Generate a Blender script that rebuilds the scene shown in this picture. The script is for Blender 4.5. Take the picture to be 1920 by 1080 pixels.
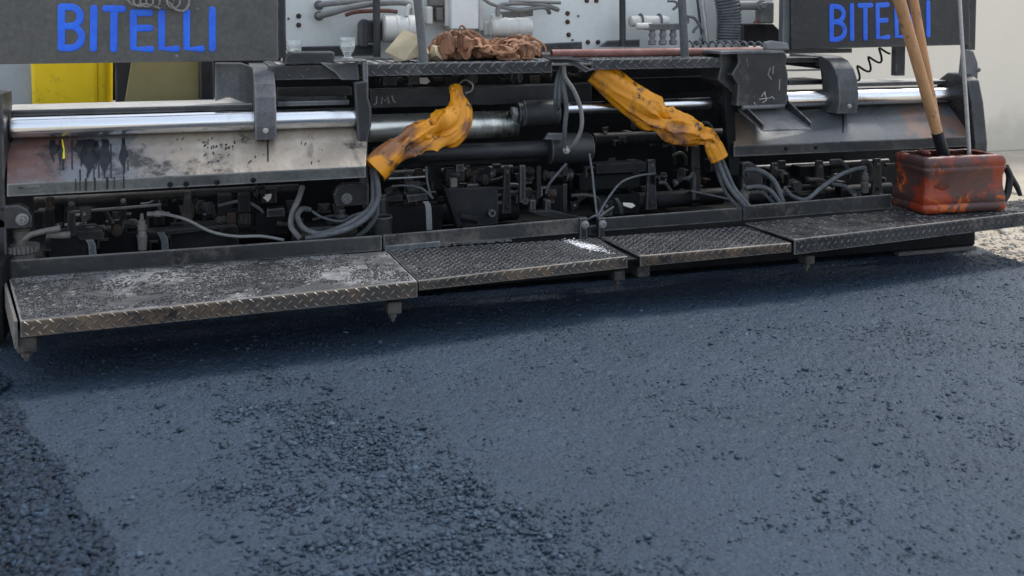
import bpy, bmesh, math, random
import numpy as np
from mathutils import Vector, Matrix, noise

random.seed(7)
rng = np.random.default_rng(11)
for o in list(bpy.data.objects):
    bpy.data.objects.remove(o)
scene = bpy.context.scene
COL = scene.collection
R = math.radians

# ------------------------------------------------------------------ camera
# lengths below are written in units of 0.714 m; build() turns them into metres
S = 0.714
H = 1.4                       # eye height
FPX, PPX, PPY = 1900.0, 960.0, 125.0
YAW, PITCH = R(17.5), R(3.0)
cam_d = bpy.data.cameras.new('camera')
cam = bpy.data.objects.new('camera', cam_d)
COL.objects.link(cam)
cam.location = (0, 0, H * S)
cam.rotation_euler = (R(90) - PITCH, 0, -YAW)
cam_d.sensor_width = 36.0
cam_d.lens = 36.0 * FPX / 1920.0
cam_d.shift_y = -(540.0 - PPY) / 1920.0
cam_d.clip_start = 0.02
cam_d.clip_end = 400
cam_d.dof.use_dof = True
cam_d.dof.focus_distance = 4.9 * S
cam_d.dof.aperture_fstop = 5.0
scene.camera = cam

# ------------------------------------------------------------------ sky, sun, exposure
SUN_EL, SUN_AZ = R(56), R(62)      # azimuth clockwise from +Y
world = bpy.data.worlds.new('World')
scene.world = world
world.use_nodes = True
wn = world.node_tree
bg = wn.nodes['Background']
sky = wn.nodes.new('ShaderNodeTexSky')
sky.sky_type = 'NISHITA'
sky.sun_disc = False
sky.sun_elevation = SUN_EL
sky.sun_rotation = SUN_AZ
sky.air_density = 1.0
sky.dust_density = 3.0
sky.ozone_density = 1.0
# thin bright cloud over the whole sky
wco = wn.nodes.new('ShaderNodeTexCoord')
wno = wn.nodes.new('ShaderNodeTexNoise')
wno.inputs['Scale'].default_value = 1.7; wno.inputs['Detail'].default_value = 7; wno.inputs['Roughness'].default_value = 0.6
wmr = wn.nodes.new('ShaderNodeMapRange')
wmr.inputs[1].default_value = 0.38; wmr.inputs[2].default_value = 0.66; wmr.inputs[3].default_value = 0.35; wmr.inputs[4].default_value = 0.9
wmx = wn.nodes.new('ShaderNodeMix'); wmx.data_type = 'RGBA'
wmx.inputs[7].default_value = (6.6, 7.4, 8.6, 1)
wn.links.new(wco.outputs['Generated'], wno.inputs['Vector'])
wn.links.new(wno.outputs[0], wmr.inputs[0]); wn.links.new(wmr.outputs[0], wmx.inputs[0])
wn.links.new(sky.outputs[0], wmx.inputs[6]); wn.links.new(wmx.outputs[2], bg.inputs[0])
bg.inputs[1].default_value = 0.12
sun_d = bpy.data.lights.new('sun', 'SUN')
sun_d.energy = 1.5
sun_d.angle = R(14)
sun_d.color = (1.0, 0.96, 0.91)
sun = bpy.data.objects.new('sun', sun_d)
COL.objects.link(sun)
sdir = Vector((math.sin(SUN_AZ) * math.cos(SUN_EL), math.cos(SUN_AZ) * math.cos(SUN_EL), math.sin(SUN_EL)))
sun.rotation_euler = sdir.to_track_quat('Z', 'Y').to_euler()
sun.location = (0, 0, 12)
scene.view_settings.view_transform = 'Standard'
scene.view_settings.look = 'None'
scene.view_settings.exposure = 0.8
scene.view_settings.gamma = 1.0
scene.render.engine = 'CYCLES'
scene.render.resolution_x, scene.render.resolution_y = 1024, 576

# ------------------------------------------------------------------ picture measurements -> places
_sa, _ca, _sp, _cp = math.sin(YAW), math.cos(YAW), math.sin(PITCH), math.cos(PITCH)
RIGHT = Vector((_ca, -_sa, 0)); FWD = Vector((_sa * _cp, _ca * _cp, -_sp)); UP = Vector((_sa * _sp, _ca * _sp, _cp))
CAM = Vector((0, 0, H))

def ray(px, py):
    return RIGHT * ((px - PPX) / FPX) + UP * ((PPY - py) / FPX) + FWD

def P(px, py, Y):                       # point on the upright plane at distance Y
    d = ray(px, py); return CAM + d * (Y / d.y)

def PZ(px, py, z):                      # point on the level plane at height z
    d = ray(px, py); return CAM + d * ((z - H) / d.z)

def PN(px, py, p0, n):                  # point on any plane
    d = ray(px, py); return CAM + d * ((p0 - CAM).dot(n) / d.dot(n))

def proj(X, Y, Z):                      # numpy: place -> picture
    x = X * RIGHT.x + Y * RIGHT.y
    zz = Z - H
    y = X * UP.x + Y * UP.y + zz * UP.z
    w = X * FWD.x + Y * FWD.y + zz * FWD.z
    return PPX + FPX * x / w, PPY - FPX * y / w

# ------------------------------------------------------------------ materials
def lin(c):
    return tuple(((v / 255 + 0.055) / 1.055) ** 2.4 if v / 255 > 0.04045 else v / 255 / 12.92 for v in c)

class NT:
    def __init__(self, name):
        self.m = bpy.data.materials.new(name)
        self.m.use_nodes = True
        self.t = self.m.node_tree
        self.b = self.t.nodes['Principled BSDF']
        self.co = self.t.nodes.new('ShaderNodeTexCoord').outputs['Object']
    def n(self, kind, **kw):
        nd = self.t.nodes.new(kind)
        for k, v in kw.items():
            setattr(nd, k, v)
        return nd
    def l(self, a, b):
        self.t.links.new(a, b)
    def map(self, scale=(1, 1, 1), loc=(0, 0, 0), rot=(0, 0, 0)):
        mp = self.n('ShaderNodeMapping')
        mp.inputs['Scale'].default_value = scale
        mp.inputs['Location'].default_value = loc
        mp.inputs['Rotation'].default_value = rot
        self.l(self.co, mp.inputs[0])
        return mp.outputs[0]
    def noise(self, scale, detail=6, rough=0.6, vec=None, dist=0.0):
        nd = self.n('ShaderNodeTexNoise')
        nd.inputs['Scale'].default_value = scale
        nd.inputs['Detail'].default_value = detail
        nd.inputs['Roughness'].default_value = rough
        nd.inputs['Distortion'].default_value = dist
        self.l(vec if vec is not None else self.co, nd.inputs['Vector'])
        return nd.outputs[0]
    def ramp(self, fac, a, b, lo=0.0, hi=1.0):
        r = self.n('ShaderNodeMapRange')
        r.inputs[1].default_value = a; r.inputs[2].default_value = b
        r.inputs[3].default_value = lo; r.inputs[4].default_value = hi
        r.clamp = True
        self.l(fac, r.inputs[0])
        return r.outputs[0]
    def mix(self, fac, a, b):
        mx = self.n('ShaderNodeMix', data_type='RGBA')
        if isinstance(fac, (int, float)): mx.inputs[0].default_value = fac
        else: self.l(fac, mx.inputs[0])
        for v, s in ((a, mx.inputs[6]), (b, mx.inputs[7])):
            if isinstance(v, tuple): s.default_value = (*v[:3], 1)
            else: self.l(v, s)
        return mx.outputs[2]
    def math(self, op, a, b=None):
        nd = self.n('ShaderNodeMath', operation=op)
        for i, v in enumerate((a, b)):
            if v is None: continue
            if isinstance(v, (int, float)): nd.inputs[i].default_value = v
            else: self.l(v, nd.inputs[i])
        return nd.outputs[0]
    def sep(self):
        s = self.n('ShaderNodeSeparateXYZ'); self.l(self.co, s.inputs[0]); return s.outputs
    def bump(self, h, strength=0.3, dist=0.01, prev=None):
        bp = self.n('ShaderNodeBump')
        bp.inputs['Strength'].default_value = strength
        bp.inputs['Distance'].default_value = dist
        self.l(h, bp.inputs['Height'])
        if prev is not None: self.l(prev, bp.inputs['Normal'])
        return bp.outputs[0]
    def out(self, col=None, rough=None, metal=None, normal=None, spec=None):
        for key, v in (('Base Color', col), ('Roughness', rough), ('Metallic', metal), ('Normal', normal), ('Specular IOR Level', spec)):
            if v is None: continue
            s = self.b.inputs[key]
            if isinstance(v, tuple): s.default_value = (*v[:3], 1)
            elif isinstance(v, (int, float)): s.default_value = v
            else: self.l(v, s)
        return self.m

def grime(name, base, worn, crust=None, dust=None, scale=7.0, rough=(0.4, 0.75), metal=0.0, bump=0.25, crust_at=0.58, dust_at=0.6, streak=False, edge=None, spec=0.3, speck=0.5):
    """painted or bare steel: two tones, black tar crust and pale dust"""
    t = NT(name)
    big = t.noise(scale * 0.35, 5, 0.6)
    vec = t.map((1.0, 1.0, 0.18)) if streak else None
    mid = t.noise(scale * 1.6, 9, 0.68, vec, 0.4)
    fine = t.noise(scale * 14, 6, 0.7)
    c = t.mix(t.ramp(mid, 0.36, 0.64), base, worn)
    if crust:
        k = t.math('ADD', t.math('MULTIPLY', big, 0.55), t.math('MULTIPLY', mid, 0.45))
        c = t.mix(t.ramp(k, crust_at - 0.04, crust_at + 0.07, 0, 0.92), c, crust)
    if dust:
        k = t.math('ADD', t.math('MULTIPLY', t.noise(scale * 0.9, 8, 0.7, t.map(loc=(3.1, 7.7, 1.3))), 0.6), t.math('MULTIPLY', fine, 0.4))
        c = t.mix(t.ramp(k, dust_at - 0.03, dust_at + 0.1, 0, 0.75), c, dust)
    c = t.mix(t.ramp(fine, 0.38, 0.68, 0, speck), c, tuple(v * 0.4 for v in base))
    if edge:                                      # paint rubbed off along the edges
        bv = t.n('ShaderNodeBevel'); bv.samples = 3; bv.inputs['Radius'].default_value = 0.010
        ge = t.n('ShaderNodeNewGeometry')
        dt = t.n('ShaderNodeVectorMath', operation='DOT_PRODUCT'); t.l(bv.outputs[0], dt.inputs[0]); t.l(ge.outputs['Normal'], dt.inputs[1])
        k = t.math('MULTIPLY', t.ramp(dt.outputs['Value'], 0.985, 0.85), t.ramp(mid, 0.36, 0.52))
        c = t.mix(t.math('MULTIPLY', k, 0.8), c, edge)
    n = t.bump(fine, bump, 0.004)
    n = t.bump(mid, bump * 0.7, 0.008, n)
    return t.out(c, t.ramp(mid, 0.3, 0.7, rough[1], rough[0]), metal, n, spec)

M = {}
M['dark'] = grime('grimy_dark_steel', (0.02, 0.0215, 0.024), (0.045, 0.048, 0.05), (0.008, 0.008, 0.009), (0.16, 0.14, 0.12), rough=(0.26, 0.6), crust_at=0.51, dust_at=0.585, edge=(0.24, 0.24, 0.235), spec=0.4)
M['black'] = grime('sooty_black_steel', (0.008, 0.009, 0.010), (0.017, 0.018, 0.02), (0.004, 0.004, 0.005), (0.06, 0.055, 0.05), dust_at=0.68, spec=0.12)
M['shaded_soot'] = grime('shaded_soot_and_oil', (0.016, 0.017, 0.019), (0.034, 0.034, 0.036), (0.006, 0.006, 0.007), (0.1, 0.085, 0.07), dust_at=0.64, crust_at=0.52, edge=(0.09, 0.085, 0.08), spec=0.18)  # inner-bay steel: oily black, with the bay's shade put into the colour
M['grey'] = grime('worn_grey_steel', (0.085, 0.09, 0.095), (0.15, 0.153, 0.155), (0.022, 0.022, 0.022), (0.28, 0.265, 0.245), crust_at=0.57, streak=True, edge=(0.34, 0.33, 0.32))
M['lipgrey'] = grime('streaked_grey_lip', (0.085, 0.09, 0.088), (0.14, 0.145, 0.135), (0.025, 0.026, 0.028), (0.24, 0.23, 0.2), scale=6, crust_at=0.53, streak=True, edge=(0.4, 0.39, 0.37))
M['plate'] = grime('tar_stained_tread_plate', (0.021, 0.023, 0.027), (0.05, 0.049, 0.048), (0.011, 0.011, 0.012), (0.26, 0.24, 0.22), scale=6, dust_at=0.56, metal=0.15, crust_at=0.53, edge=(0.26, 0.26, 0.26), rough=(0.26, 0.6), spec=0.45)
M['lip'] = grime('scuffed_tread_lip', (0.05, 0.048, 0.047), (0.11, 0.097, 0.083), (0.014, 0.014, 0.016), (0.3, 0.185, 0.105), scale=4, metal=0.3, rough=(0.3, 0.65), crust_at=0.5, dust_at=0.515, edge=(0.3, 0.27, 0.22))
M['dirtplate'] = grime('dirt_caked_tread_plate', (0.055, 0.056, 0.06), (0.1, 0.098, 0.096), (0.018, 0.018, 0.019), (0.45, 0.45, 0.45), scale=5, dust_at=0.515, crust_at=0.5, edge=(0.4, 0.39, 0.37), rough=(0.6, 0.9))
M['bar'] = grime('rubbed_tread_bars', (0.085, 0.08, 0.073), (0.33, 0.285, 0.225), (0.03, 0.03, 0.03), scale=8, metal=0.5, rough=(0.28, 0.5), crust_at=0.52)
M['board'] = grime('scraped_kick_board', (0.027, 0.029, 0.032), (0.065, 0.064, 0.062), (0.012, 0.012, 0.013), (0.25, 0.21, 0.17), scale=5, dust_at=0.55, crust_at=0.53, edge=(0.3, 0.29, 0.27))
M['sign'] = grime('dark_sign_board', (0.085, 0.087, 0.082), (0.125, 0.12, 0.11), (0.04, 0.04, 0.04), (0.16, 0.15, 0.13), scale=4, rough=(0.35, 0.55), bump=0.12, crust_at=0.57, dust_at=0.6, edge=(0.2, 0.19, 0.18))
M['signdark'] = grime('blackened_sign_board', (0.03, 0.031, 0.033), (0.045, 0.046, 0.047), (0.015, 0.015, 0.016), (0.1, 0.095, 0.09), scale=4, rough=(0.35, 0.55), bump=0.12, dust_at=0.62, edge=(0.17, 0.17, 0.17))
M['body'] = grime('grey_white_body_paint', (0.66, 0.685, 0.645), (0.73, 0.75, 0.71), None, (0.3, 0.2, 0.13), scale=3.5, rough=(0.35, 0.5), bump=0.06, dust_at=0.64, speck=0.1)
M['chalky'] = grime('chalky_dusty_top', (0.34, 0.33, 0.3), (0.46, 0.45, 0.42), (0.07, 0.068, 0.065), (0.55, 0.53, 0.5), scale=6, rough=(0.5, 0.8), crust_at=0.6, speck=0.1)
M['oldbolt'] = grime('brown_bolt', (0.06, 0.035, 0.025), (0.12, 0.06, 0.04), scale=20)
M['pipepaint'] = grime('chipped_cream_paint', (0.52, 0.51, 0.47), (0.62, 0.61, 0.57), (0.16, 0.11, 0.08), (0.36, 0.3, 0.24), scale=11, rough=(0.35, 0.6), crust_at=0.62, speck=0.1)
M['hose'] = grime('dusty_rubber_hose', (0.085, 0.093, 0.1), (0.16, 0.17, 0.178), (0.03, 0.03, 0.032), (0.22, 0.22, 0.21), scale=16, rough=(0.5, 0.8), dust_at=0.56)
M['greyhose'] = grime('pale_grey_hose', (0.2, 0.2, 0.195), (0.27, 0.265, 0.255), (0.07, 0.066, 0.06), None, scale=14, rough=(0.45, 0.7))
M['rust'] = grime('rusty_red_pipe_paint', (0.21, 0.085, 0.07), (0.29, 0.14, 0.12), (0.09, 0.05, 0.04), (0.42, 0.35, 0.32), scale=8, rough=(0.45, 0.7), crust_at=0.64)
M['ochre'] = grime('ochre_paint', (0.8, 0.54, 0.008), (0.85, 0.6, 0.015), None, (0.3, 0.17, 0.03), scale=3, rough=(0.35, 0.5), bump=0.05, dust_at=0.6, speck=0.1)
M['shaded_yellow'] = grime('shaded_yellow_paint', (0.26, 0.215, 0.085), (0.31, 0.265, 0.12), None, (0.16, 0.13, 0.08), scale=2.4, rough=(0.4, 0.55), bump=0.05, dust_at=0.66, speck=0.1)  # yellow panel paint with its shade put into the colour
M['bluegrey'] = grime('blue_grey_paint', (0.3, 0.34, 0.37), (0.36, 0.4, 0.42), None, None, scale=3, bump=0.05, speck=0.1)
M['tar'] = grime('fresh_tar', (0.012, 0.014, 0.018), (0.02, 0.022, 0.026), scale=20, rough=(0.22, 0.4), bump=0.1)
M['wire'] = grime('dull_wire', (0.2, 0.19, 0.17), (0.3, 0.28, 0.25), (0.07, 0.06, 0.05), scale=20, metal=0.4)
M['zinc'] = grime('bare_zinc', (0.42, 0.42, 0.41), (0.55, 0.55, 0.54), (0.12, 0.11, 0.1), scale=22, metal=0.6, rough=(0.3, 0.5), crust_at=0.64)
M['crust'] = grime('tar_caked_fitting', (0.13, 0.12, 0.11), (0.2, 0.185, 0.17), (0.05, 0.048, 0.046), (0.3, 0.28, 0.25), scale=18, bump=0.5)
M['mudlug'] = grime('tarry_lug', (0.075, 0.068, 0.06), (0.15, 0.135, 0.118), (0.025, 0.024, 0.023), (0.24, 0.21, 0.18), scale=18, bump=0.5, crust_at=0.53)
M['paper_and_light'] = grime('pale_scrap_and_light', (0.62, 0.58, 0.5), (0.7, 0.67, 0.6), scale=10, speck=0.1)
M['powder'] = grime('white_powder', (0.72, 0.72, 0.72), (0.82, 0.82, 0.82), scale=30, rough=(0.9, 0.95), bump=0.4, speck=0.1)
M['yellowdrip'] = grime('yellow_paint_run', (0.75, 0.6, 0.02), (0.8, 0.68, 0.05), scale=20)

def chrome():
    t = NT('polished_chrome_rod')
    s = t.noise(30, 5, 0.6, t.map((0.05, 1, 1)))
    f = t.noise(60, 5, 0.7)
    d = t.noise(5, 6, 0.65, t.map((1, 0.6, 0.6)))
    c = t.mix(t.ramp(d, 0.55, 0.75, 0, 0.55), (0.72, 0.73, 0.74), (0.3, 0.27, 0.24))
    return t.out(c, t.math('ADD', t.ramp(d, 0.45, 0.75, 0.16, 0.36), t.math('MULTIPLY', f, 0.05)), 1.0, t.bump(s, 0.04, 0.002))
M['chrome'] = chrome()

def oily_tube():
    t = NT('oily_steel_tube')
    x = t.sep()[0]
    d = t.noise(9, 7, 0.7, t.map((1.6, 0.7, 0.7)))
    k = t.math('ADD', t.ramp(x, -0.42, -0.12, -0.1, 0.6), t.math('MULTIPLY', t.math('SUBTRACT', d, 0.5), 1.5))
    c = t.mix(t.ramp(k, 0.12, 0.5), (0.66, 0.66, 0.6), (0.06, 0.065, 0.06))
    return t.out(c, t.ramp(d, 0.3, 0.7, 0.24, 0.42), 0.85, t.bump(d, 0.1, 0.002))
M['oily'] = oily_tube()

def skirt(name, cool):
    t = NT(name)
    sp = t.sep()
    a = t.noise(5, 8, 0.66, None, 0.6)
    b = t.noise(2.1, 6, 0.6, t.map(loc=(4, 1, 9)))
    st = t.noise(16, 6, 0.65, t.map((1, 0.5, 0.16)))
    f = t.noise(70, 5, 0.7)
    if cool:
        c = t.mix(t.ramp(a, 0.35, 0.65), (0.075, 0.085, 0.092), (0.115, 0.125, 0.13))
        k = t.math('ADD', t.ramp(sp[0], 0.7, 1.12, 0.3, -0.05), t.math('MULTIPLY', b, 0.75))
        c = t.mix(t.ramp(k, 0.5, 0.58, 0, 0.9), c, (0.3, 0.225, 0.165))
        k2 = t.math('ADD', t.ramp(sp[0], 1.4, 1.8, 0.0, 0.26), t.math('MULTIPLY', t.noise(4, 7, 0.7, t.map(loc=(8, 3, 2))), 0.8))
        c = t.mix(t.ramp(k2, 0.55, 0.62, 0, 0.85), c, (0.2, 0.12, 0.085))
    else:
        c = t.mix(t.ramp(a, 0.32, 0.68), (0.43, 0.365, 0.285), (0.29, 0.245, 0.195))
        c = t.mix(t.ramp(st, 0.5, 0.72, 0, 0.6), c, (0.54, 0.49, 0.42))
        sm = t.noise(9, 8, 0.7, t.map((1.3, 0.6, 0.35), (2, 2, 8)), 1.0)
        c = t.mix(t.ramp(sm, 0.55, 0.66, 0, 0.75), c, (0.12, 0.1, 0.085))
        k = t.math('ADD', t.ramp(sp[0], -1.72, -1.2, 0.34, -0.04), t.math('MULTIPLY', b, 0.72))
        c = t.mix(t.ramp(k, 0.46, 0.6, 0, 0.92), c, (0.15, 0.165, 0.185))  # bluish-grey sheen put into the colour towards one end
        k2 = t.math('ADD', t.ramp(sp[0], -1.78, -1.6, 0.3, 0.0), t.math('MULTIPLY', a, 0.6))
        c = t.mix(t.ramp(k2, 0.5, 0.6, 0, 0.9), c, (0.15, 0.075, 0.06))
        k3 = t.noise(3.4, 9, 0.72, t.map(loc=(5, 5, 5)))
        c = t.mix(t.ramp(k3, 0.57, 0.64, 0, 0.9), c, (0.035, 0.033, 0.032))
    c = t.mix(t.ramp(f, 0.55, 0.75, 0, 0.35), c, (0.05, 0.045, 0.042))
    return t.out(c, t.ramp(a, 0.3, 0.7, 0.2, 0.42), 0.3, t.bump(f, 0.08, 0.003))
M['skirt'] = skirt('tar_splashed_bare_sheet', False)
M['skirtcool'] = skirt('scuffed_blue_grey_sheet', True)

def asphalt(name, a, b, rough, fine_scale, island=False):
    t = NT(name)
    f = t.noise(fine_scale, 8, 0.72)
    v = t.n('ShaderNodeTexVoronoi'); v.inputs['Scale'].default_value = fine_scale * 0.8
    t.l(t.co, v.inputs['Vector'])
    big = t.noise(2.2, 6, 0.6)
    c = t.mix(t.ramp(f, 0.3, 0.72), a, b)
    c = t.mix(t.ramp(big, 0.35, 0.7, 0, 0.3), c, tuple(x * 0.6 for x in a))
    ge = t.n('ShaderNodeNewGeometry')
    if island:
        c = t.mix(t.ramp(ge.outputs['Random Per Island'], 0.0, 0.5, 0.6, 0.0), c, tuple(x * 0.6 for x in a))
        c = t.mix(t.ramp(ge.outputs['Random Per Island'], 0.78, 1.0, 0.0, 0.6), c, tuple(x * 1.45 for x in b))
    n = t.bump(f, 0.8, 0.008)
    n = t.bump(v.outputs['Distance'], 0.55, 0.006, n)
    return t.out(c, t.ramp(f, 0.3, 0.75, rough[0], rough[1]), 0.0, n, 0.3)
M['asphalt'] = asphalt('fresh_asphalt', (0.019, 0.031, 0.049), (0.058, 0.09, 0.131), (0.3, 0.52), 130)
M['crumb'] = asphalt('tarry_aggregate', (0.015, 0.028, 0.048), (0.056, 0.088, 0.128), (0.28, 0.5), 90, True)
M['bedded'] = asphalt('bedded_aggregate', (0.019, 0.031, 0.049), (0.058, 0.09, 0.131), (0.3, 0.5), 130, True)
M['edgecrumb'] = asphalt('tarry_dark_aggregate', (0.005, 0.012, 0.024), (0.026, 0.05, 0.084), (0.3, 0.5), 90, True)
M['grit'] = grime('grey_grit', (0.14, 0.14, 0.145), (0.26, 0.26, 0.26), (0.05, 0.05, 0.052), scale=30, rough=(0.7, 0.9))
M['darkgrit'] = grime('black_grit', (0.03, 0.031, 0.034), (0.06, 0.06, 0.063), scale=30, rough=(0.5, 0.8))

def sand():
    t = NT('dry_sandy_soil')
    a = t.noise(3, 8, 0.65); b = t.noise(40, 7, 0.7)
    c = t.mix(t.ramp(a, 0.3, 0.7), (0.4, 0.34, 0.26), (0.52, 0.46, 0.37))
    c = t.mix(t.ramp(b, 0.5, 0.72, 0, 0.6), c, (0.26, 0.21, 0.15))
    return t.out(c, 0.9, None, t.bump(b, 0.6, 0.02))
M['sand'] = sand()
M['palestone'] = grime('pale_rubble', (0.45, 0.4, 0.33), (0.6, 0.56, 0.49), (0.2, 0.16, 0.12), scale=20, rough=(0.8, 0.95), crust_at=0.62)

def plaster():
    t = NT('beige_plaster')
    a = t.noise(0.7, 7, 0.6); b = t.noise(30, 6, 0.7); z = t.sep()[2]
    c = t.mix(t.ramp(a, 0.3, 0.7), (0.68, 0.62, 0.51), (0.76, 0.7, 0.59))
    k = t.math('ADD', t.ramp(z, 0.0, 0.55, 0.3, 0.0), t.math('MULTIPLY', t.noise(1.6, 7, 0.65), 0.6))
    c = t.mix(t.ramp(k, 0.42, 0.6, 0, 0.6), c, (0.4, 0.36, 0.3))
    return t.out(c, 0.9, None, t.bump(b, 0.15, 0.01))
M['plaster'] = plaster()

def blue_letter():
    t = NT('blue_letter_paint')
    f = t.noise(18, 7, 0.7)
    c = t.mix(t.ramp(f, 0.35, 0.7), (0.006, 0.1, 0.7), (0.012, 0.16, 0.82))
    c = t.mix(t.ramp(t.noise(34, 8, 0.75), 0.6, 0.66, 0, 0.8), c, (0.05, 0.06, 0.09))
    return t.out(c, 0.42, None, t.bump(f, 0.1, 0.002))
M['blue'] = blue_letter()

def sleeve():
    t = NT('orange_tarpaulin')
    a = t.noise(7, 6, 0.6, None, 0.6); b = t.noise(5, 5, 0.55, t.map(loc=(2, 9, 4))); f = t.noise(60, 5, 0.7)
    c = t.mix(t.ramp(a, 0.3, 0.7), (0.74, 0.3, 0.005), (0.58, 0.215, 0.008))
    k = t.math('ADD', t.math('MULTIPLY', a, 0.4), t.math('MULTIPLY', b, 0.6))
    c = t.mix(t.ramp(k, 0.495, 0.56, 0, 0.88), c, (0.17, 0.07, 0.035))
    c = t.mix(t.ramp(t.noise(15, 8, 0.72, t.map(loc=(1, 2, 3))), 0.55, 0.62, 0, 0.9), c, (0.03, 0.018, 0.012))
    return t.out(c, t.ramp(a, 0.3, 0.7, 0.38, 0.55), None, t.bump(f, 0.15, 0.002))
M['sleeve'] = sleeve()

def cloth():
    t = NT('tarry_brown_cloth')
    a = t.noise(8, 8, 0.68); f = t.noise(120, 4, 0.6)
    c = t.mix(t.ramp(a, 0.32, 0.68), (0.38, 0.19, 0.1), (0.19, 0.095, 0.06))
    c = t.mix(t.ramp(t.noise(5, 8, 0.7, t.map(loc=(7, 1, 1))), 0.52, 0.62, 0, 0.85), c, (0.05, 0.032, 0.026))
    return t.out(c, 0.85, None, t.bump(f, 0.3, 0.002))
M['cloth'] = cloth()

def canister():
    t = NT('tar_smeared_orange_plastic')
    a = t.noise(8, 8, 0.7, None, 0.9); b = t.noise(4.2, 6, 0.65, t.map(loc=(0.4, 3, 5))); z = t.sep()[2]
    c = t.mix(t.ramp(a, 0.35, 0.65), (0.28, 0.042, 0.013), (0.13, 0.022, 0.013))
    k = t.math('ADD', t.math('MULTIPLY', b, 0.75), t.math('MULTIPLY', a, 0.25))
    c = t.mix(t.ramp(k, 0.44, 0.48, 0, 0.9), c, (0.055, 0.036, 0.034))
    kz = t.math('ADD', t.ramp(z, 0.03, 0.1, 0.09, 0.0), t.noise(8, 8, 0.74, t.map(loc=(3, 6, 1)), 1.0))
    c = t.mix(t.ramp(kz, 0.6, 0.65, 0, 0.85), c, (0.46, 0.1, 0.014))
    c = t.mix(t.ramp(t.noise(7, 9, 0.74, t.map(loc=(9, 9, 2)), 1.2), 0.6, 0.64, 0, 0.95), c, (0.55, 0.125, 0.015))
    sp = t.sep()
    q1 = t.math('POWER', t.math('MULTIPLY', sp[0], 6.2), 2.0); q2 = t.math('POWER', t.math('MULTIPLY', t.math('SUBTRACT', sp[2], 0.135), 13.0), 2.0)
    dp = t.math('ADD', t.math('SQRT', t.math('ADD', q1, q2)), t.math('MULTIPLY', t.math('SUBTRACT', t.noise(12, 8, 0.72, None, 1.0), 0.5), 2.2))
    c = t.mix(t.ramp(dp, 0.95, 0.8, 0, 0.85), c, (0.075, 0.035, 0.028))
    c = t.mix(t.math('MULTIPLY', t.ramp(z, 0.2, 0.235), 0.6), c, (0.075, 0.03, 0.026))
    c = t.mix(t.ramp(t.noise(26, 5, 0.7, t.map((1, 1, 2.5)), 1.5), 0.66, 0.7, 0, 0.8), c, (0.5, 0.33, 0.2))
    return t.out(c, t.ramp(a, 0.3, 0.7, 0.28, 0.5), None, t.bump(a, 0.3, 0.008), 0.35)
M['canister'] = canister()

def wood():
    t = NT('worn_ash_handle')
    g = t.noise(20, 6, 0.6, t.map((2.5, 2.5, 0.12))); d = t.noise(14, 7, 0.7)
    c = t.mix(t.ramp(g, 0.3, 0.7), (0.55, 0.3, 0.14), (0.4, 0.2, 0.085))
    c = t.mix(t.ramp(d, 0.6, 0.66, 0, 0.85), c, (0.06, 0.04, 0.028))
    c = t.mix(t.ramp(t.noise(4, 6, 0.6), 0.45, 0.7, 0, 0.5), c, (0.26, 0.13, 0.06))
    return t.out(c, 0.5, None, t.bump(g, 0.12, 0.002))
M['wood'] = wood()

def rockmat():
    t = NT('tan_stone')
    a = t.noise(11, 9, 0.7); b = t.noise(50, 6, 0.7)
    c = t.mix(t.ramp(a, 0.3, 0.7), (0.36, 0.29, 0.18), (0.5, 0.42, 0.28))
    c = t.mix(t.ramp(b, 0.58, 0.72, 0, 0.5), c, (0.16, 0.12, 0.08))
    return t.out(c, 0.85, None, t.bump(a, 0.4, 0.01))
M['rock'] = rockmat()

def glass():
    t = NT('clear_glass')
    t.b.inputs['Transmission Weight'].default_value = 0.85
    t.b.inputs['IOR'].default_value = 1.45
    return t.out((0.93, 0.96, 0.95), 0.04)
M['glass'] = glass()

# ------------------------------------------------------------------ mesh helpers
def catmull(pts, n=8):
    pts = [Vector(p) for p in pts]
    if len(pts) < 3: return pts
    ext = [pts[0] * 2 - pts[1]] + pts + [pts[-1] * 2 - pts[-2]]
    out = []
    for i in range(1, len(ext) - 2):
        a, b, c, d = ext[i - 1:i + 3]
        for k in range(n):
            t = k / n
            out.append(0.5 * ((2 * b) + (c - a) * t + (2 * a - 5 * b + 4 * c - d) * t * t + (3 * b - a - 3 * c + d) * t ** 3))
    out.append(pts[-1])
    return out

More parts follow.
